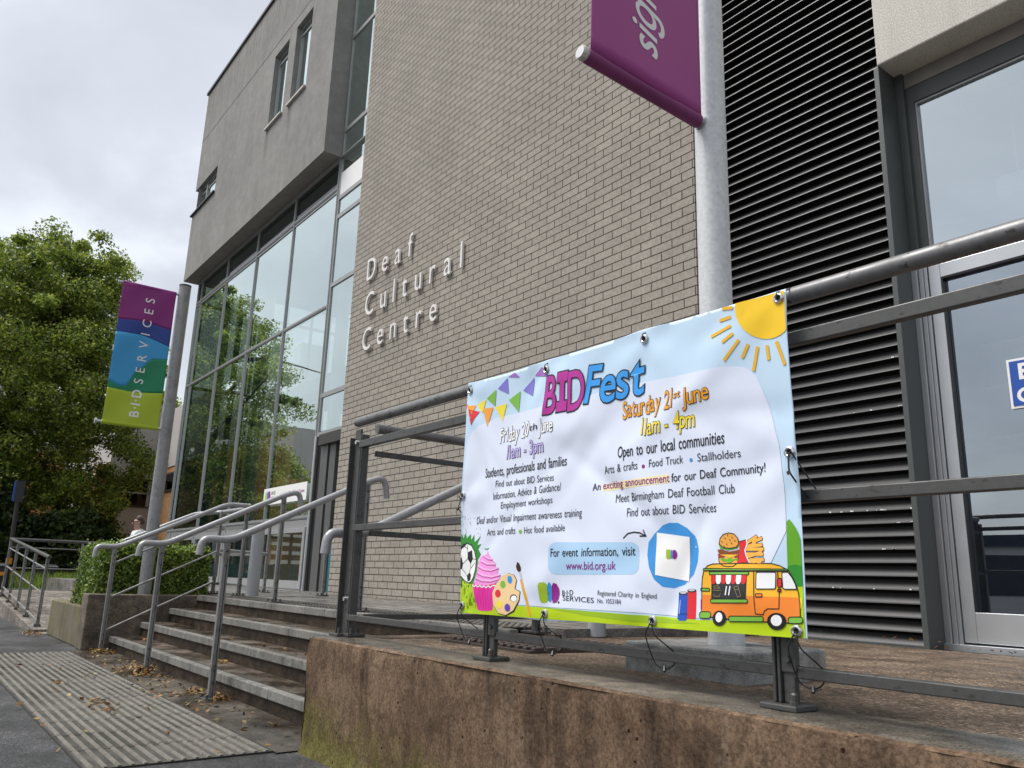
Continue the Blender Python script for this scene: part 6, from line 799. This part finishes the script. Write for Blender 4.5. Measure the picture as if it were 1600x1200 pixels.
heap(-6.05, 2.03, .03, .02, 26, NR+.004, .01); heap(-8.3, 2.04, .12, .015, 30, NR+.004, .004); L_.append(np.stack([r.uniform(-8.6, -3.7, 24), r.uniform(2.2, 2.34, 24), np.full(24, 2*NR+.006)], 1)); L_.append(np.stack([r.uniform(-13, -2, 60), r.uniform(4.4, 4.68, 60), np.full(60, LAND+.006)], 1)); L_.append(np.stack([r.uniform(-2.4, -1.4, 40), r.normal(4.86, .04, 40), np.full(40, .475)], 1)); L_.append(np.stack([r.uniform(-9, -3.4, 40), r.uniform(.2, .8, 40), np.full(40, .01)], 1))
lp = np.concatenate(L_); o = leaves_mesh('fallen_leaves', lp, np.tile((0, 0, 1.), (len(lp), 1)), .034, M['litter'], None, 6, .6, .35); struct(o, 'stuff')['label'] = 'brown and yellow fallen leaves heaped round the handrail posts'
# ------------------------------------------------------------------ street furniture, person, far buildings
sp = thing('sign_post', 'dark street sign post with a blue plate on top and an orange band, far left', 'sign', (-24, 2.5, 0)); mb = MB(); mb.tube([(-24, 2.5, 0), (-24, 2.42, 2.84)], .055, 12); mb.build('shaft', M['blackp'], sp, smooth=True); mb = MB(); mb.box(-24.02, -23.93, 2.34, 2.54, 2.32, 2.86); mb.build('frame', M['blackp'], sp); mb = MB(); mb.box(-24.02, -23.95, 2.30, 2.345, 2.34, 2.84); mb.build('blue_plate', M['bluesign'], sp); mb = MB(); mb.tube([(-24, 2.478, .78), (-24, 2.474, .93)], .07, 12); mb.build('orange_band', M['orangeb'], sp, smooth=True)
def bin_(x, y, label, band):
    t = thing('litter_bin', label, 'bin', (x, y, .05)); mb = MB(); s = .23; h_ = .80
    V = [(x+a*s*k, y+b*s*k, z) for z, k in ((.05, .86), (h_-.1, 1.0), (h_-.1, 1.06), (h_-.04, 1.06), (h_, .9)) for a, b in ((-1, -1), (1, -1), (1, 1), (-1, 1))]
    mb.add(V, [(q*4+j, q*4+(j+1) % 4, q*4+4+(j+1) % 4, q*4+4+j) for q in range(4) for j in range(4)]+[(3, 2, 1, 0), (16, 17, 18, 19)]); mb.build('body', M['blackp'], t, bevel=.015)
    mb = MB(); mb.box(x-s*1.07, x+s*1.07, y-s*1.07, y+s*1.07, h_-.055, h_-.035); mb.build('lid_rim', M['alu'], t)
    if band: mb = MB(); mb.box(x-s*1.02, x+s*1.02, y-s*1.02, y+s*1.02, .52, .60); mb.build('orange_band', M['orangeb'], t)
bin_(-22.5, 3.08, 'black litter bin in front of the long grass, behind the ramp railing', False); bin_(-22.5, 2.02, 'black litter bin with an orange band at the far left edge', True)
# person walking away behind the hedge
pe = thing('person', 'person in a white top and sunglasses walking behind the hedge, turned to the left', 'person', (-18.75, 4.2, .10))
def skin(name, verts, edges, radii, mat, parent, sub=2):
    me = bpy.data.meshes.new(name); me.from_pydata(verts, edges, []); o = link(bpy.data.objects.new(name, me), parent); me.materials.append(mat); md = o.modifiers.new('skin', 'SKIN'); md.use_smooth_shade = True
    for sv, rr in zip(me.skin_vertices[0].data, radii): sv.radius = rr if isinstance(rr, tuple) else (rr, rr)
    me.skin_vertices[0].data[0].use_root = True; sb = o.modifiers.new('subdivision', 'SUBSURF'); sb.levels = sub; sb.render_levels = sub; return o
px, py, pz = -18.75, 4.2, .10
def pv(f, s, z): return (px+s, py-f, pz+z)                        # f = forward (towards the street), s = sideways
vv = [pv(0, 0, .95), pv(0, 0, 1.12), pv(-.01, 0, 1.34), pv(.0, 0, 1.46), pv(.02, 0, 1.53), pv(.03, 0, 1.62), pv(.02, 0, 1.70),
      pv(0, .17, 1.40), pv(-.05, .22, 1.14), pv(.08, .22, .93), pv(.12, .21, .84), pv(0, -.17, 1.40), pv(.06, -.22, 1.14), pv(.16, -.21, .95), pv(.2, -.2, .86),
      pv(.01, .09, .88), pv(.1, .1, .48), pv(-.02, .1, .08), pv(.12, .1, .03), pv(.0, -.09, .88), pv(-.02, -.1, .48), pv(-.18, -.1, .1), pv(-.06, -.1, .03)]
ee = [(0, 1), (1, 2), (2, 3), (3, 4), (4, 5), (5, 6), (2, 7), (7, 8), (8, 9), (9, 10), (2, 11), (11, 12), (12, 13), (13, 14), (0, 15), (15, 16), (16, 17), (17, 18), (0, 19), (19, 20), (20, 21), (21, 22)]
rr_ = [.14, .135, .15, .065, .06, .092, .085, .065, .045, .035, .03, .065, .045, .035, .03, .085, .06, .045, .035, .085, .06, .045, .035]
skin('body', vv, ee, rr_, plain('skin', (.42, .25, .18, 1), .5, 0, .05), pe)
skin('white_top', [pv(0, 0, .92), pv(0, 0, 1.12), pv(-.01, 0, 1.34), pv(0, 0, 1.44), pv(0, .17, 1.405), pv(-.03, .205, 1.24), pv(0, -.17, 1.405), pv(.04, -.205, 1.24)], [(0, 1), (1, 2), (2, 3), (2, 4), (4, 5), (2, 6), (6, 7)], [.16, .155, .172, .085, .085, .07, .085, .07], plain('white_cotton', (.62, .64, .66, 1), .8, 0, .05), pe)
skin('trousers', [pv(0, 0, .96), pv(.01, .09, .86), pv(.1, .1, .48), pv(-.02, .1, .1), pv(.0, -.09, .86), pv(-.02, -.1, .48), pv(-.18, -.1, .12)], [(0, 1), (1, 2), (2, 3), (0, 4), (4, 5), (5, 6)], [.155, .1, .075, .062, .1, .075, .062], plain('dark_denim', (.03, .035, .05, 1), .8), pe)
skin('hair', [pv(-.045, 0, 1.575), pv(-.04, 0, 1.66), pv(.0, 0, 1.72), pv(.06, 0, 1.74)], [(0, 1), (1, 2), (2, 3)], [.075, .102, .096, .062], plain('brown_hair', (.05, .025, .015, 1), .6), pe)
mb = MB()
for s in (-1, 1): mb.box(px+s*.045-.03, px+s*.045+.03, py-.135, py-.118, pz+1.63, pz+1.665); mb.box(px+s*.085-.006, px+s*.085+.006, py-.125, py, pz+1.645, pz+1.655)
mb.box(px-.02, px+.02, py-.133, py-.122, pz+1.645, pz+1.655); mb.build('sunglasses', M['rubber'], pe); mb = MB(); mb.tube(fillet([pv(-.16, .07, 1.18), pv(-.17, .07, 1.4), pv(-.05, .08, 1.50), pv(.12, .07, 1.36)], .05), .014, 6); mb.build('strap', M['white'], pe)
mb = MB(); mb.tube([pv(.105, 0, 1.63), pv(.132, 0, 1.60), pv(.11, 0, 1.59)], .012, 8); mb.build('nose', plain('skin_face', (.44, .26, .19, 1), .5, 0, .05), pe, smooth=True); mb = MB()
for s in (-1, 1): mb.tube([pv(.02, s*.09, 1.60), pv(.0, s*.1, 1.65)], .016, 8)
mb.build('ear', M['letter'] if False else plain('skin_ear', (.42, .25, .18, 1), .5, 0, .05), pe, smooth=True)
# orange brick block beyond the end of the building
ob = thing('brick_block', 'orange brick building with grey cladding seen behind the tree and the grey flag pole', 'building', (-36, 7, 0)); mb = MB()
mb.box(-46, -34, 8.2, 20, 0, 4.64); mb.box(-46, -34, 6.3, 8.2, 0, 1.0); mb.box(-34.6, -34.02, 5.9, 6.78, 0, 4.64); mb.box(-34, -20.6, 8.2, 9, 0, 4.64); mb.box(-48, -45, -14, 6.3, 0, 6.2); mb.build('brick_wall', M['obrick'], ob)
mb = MB(); mb.box(-46, -33.97, 8.17, 20, 4.64, 7.2); mb.box(-46, -34.0, 6.3, 8.2, 4.2, 7.2); mb.box(-46, -34.02, 6.78, 8.2, .9, 3.1); mb.box(-34, -20.6, 8.17, 9, 4.64, 7.0); mb.box(-48, -44.97, -14, 6.3, 6.2, 9.2); o = mb.build('cladding', M['greypanel'], ob); mb = MB(); mb.box(-34.04, -34.01, 6.78, 8.2, 2.02, 2.05); mb.box(-34.2, -33.98, 6.78, 8.2, 3.08, 3.13); mb.box(-34.2, -33.98, 6.78, 8.2, 4.15, 4.2); mb.build('panel_joint', M['cap'], o)
def fwin(a, b):
    mb = MB(); mb.box(*a); w_ = mb.build('window', M['darkframe'], ob); mb = MB(); mb.box(*b); mb.build('window_glass', M['glassd'], w_); return w_
fwin((-34.25, -34.1, 6.8, 8.18, 3.13, 4.15), (-34.1, -34.08, 6.85, 8.1, 3.18, 4.1)); mb = MB(); mb.box(-34.12, -34.04, 7.78, 7.9, 3.13, 4.15); mb.box(-34.1, -34.04, 6.8, 8.18, 3.62, 3.67); mb.build('window_mullion', M['greypanel'], ob)
for x0, x1 in ((-33.68, -31.64), (-30.6, -29), (-27.5, -26)): fwin((x0, x1, 8.15, 8.25, 3.68, 4.40), (x0+.08, x1-.08, 8.13, 8.15, 3.75, 4.33))
for y in (-12, -9.2, -6.4, -3.6, -.8): fwin((-45.05, -44.95, y, y+1.3, 3.2, 4.5), (-44.95, -44.93, y+.07, y+1.23, 3.27, 4.43))
# across the street (seen mirrored in the glass)
ac = thing('low_building', 'long low building with a dark fascia mirrored in the right-hand door glass', 'building', (-6, -30, 0)); mb = MB(); mb.box(-22, 14, -36, -30, 0, 3.0); mb.build('wall', M['greypanel'], ac); mb = MB(); mb.box(-22.2, 14.2, -36, -29.8, 3.0, 3.5); mb.build('fascia', plain('navy_fascia', (.01, .014, .035, 1), .4), ac)
for k in range(9): mb = MB(); mb.box(-21+k*3.9, -18+k*3.9, -30.02, -29.96, .8, 2.6); mb.build('window', M['blackp'], ac)
tree('street_tree', 'round green tree across the street, mirrored in the door glass', (-12, -33, 0), 6.5, [(-12, -33, 5, 1.6, 1.6, 1.9)], 60, 120, .2, M['leafd'], 31, .15, .5)
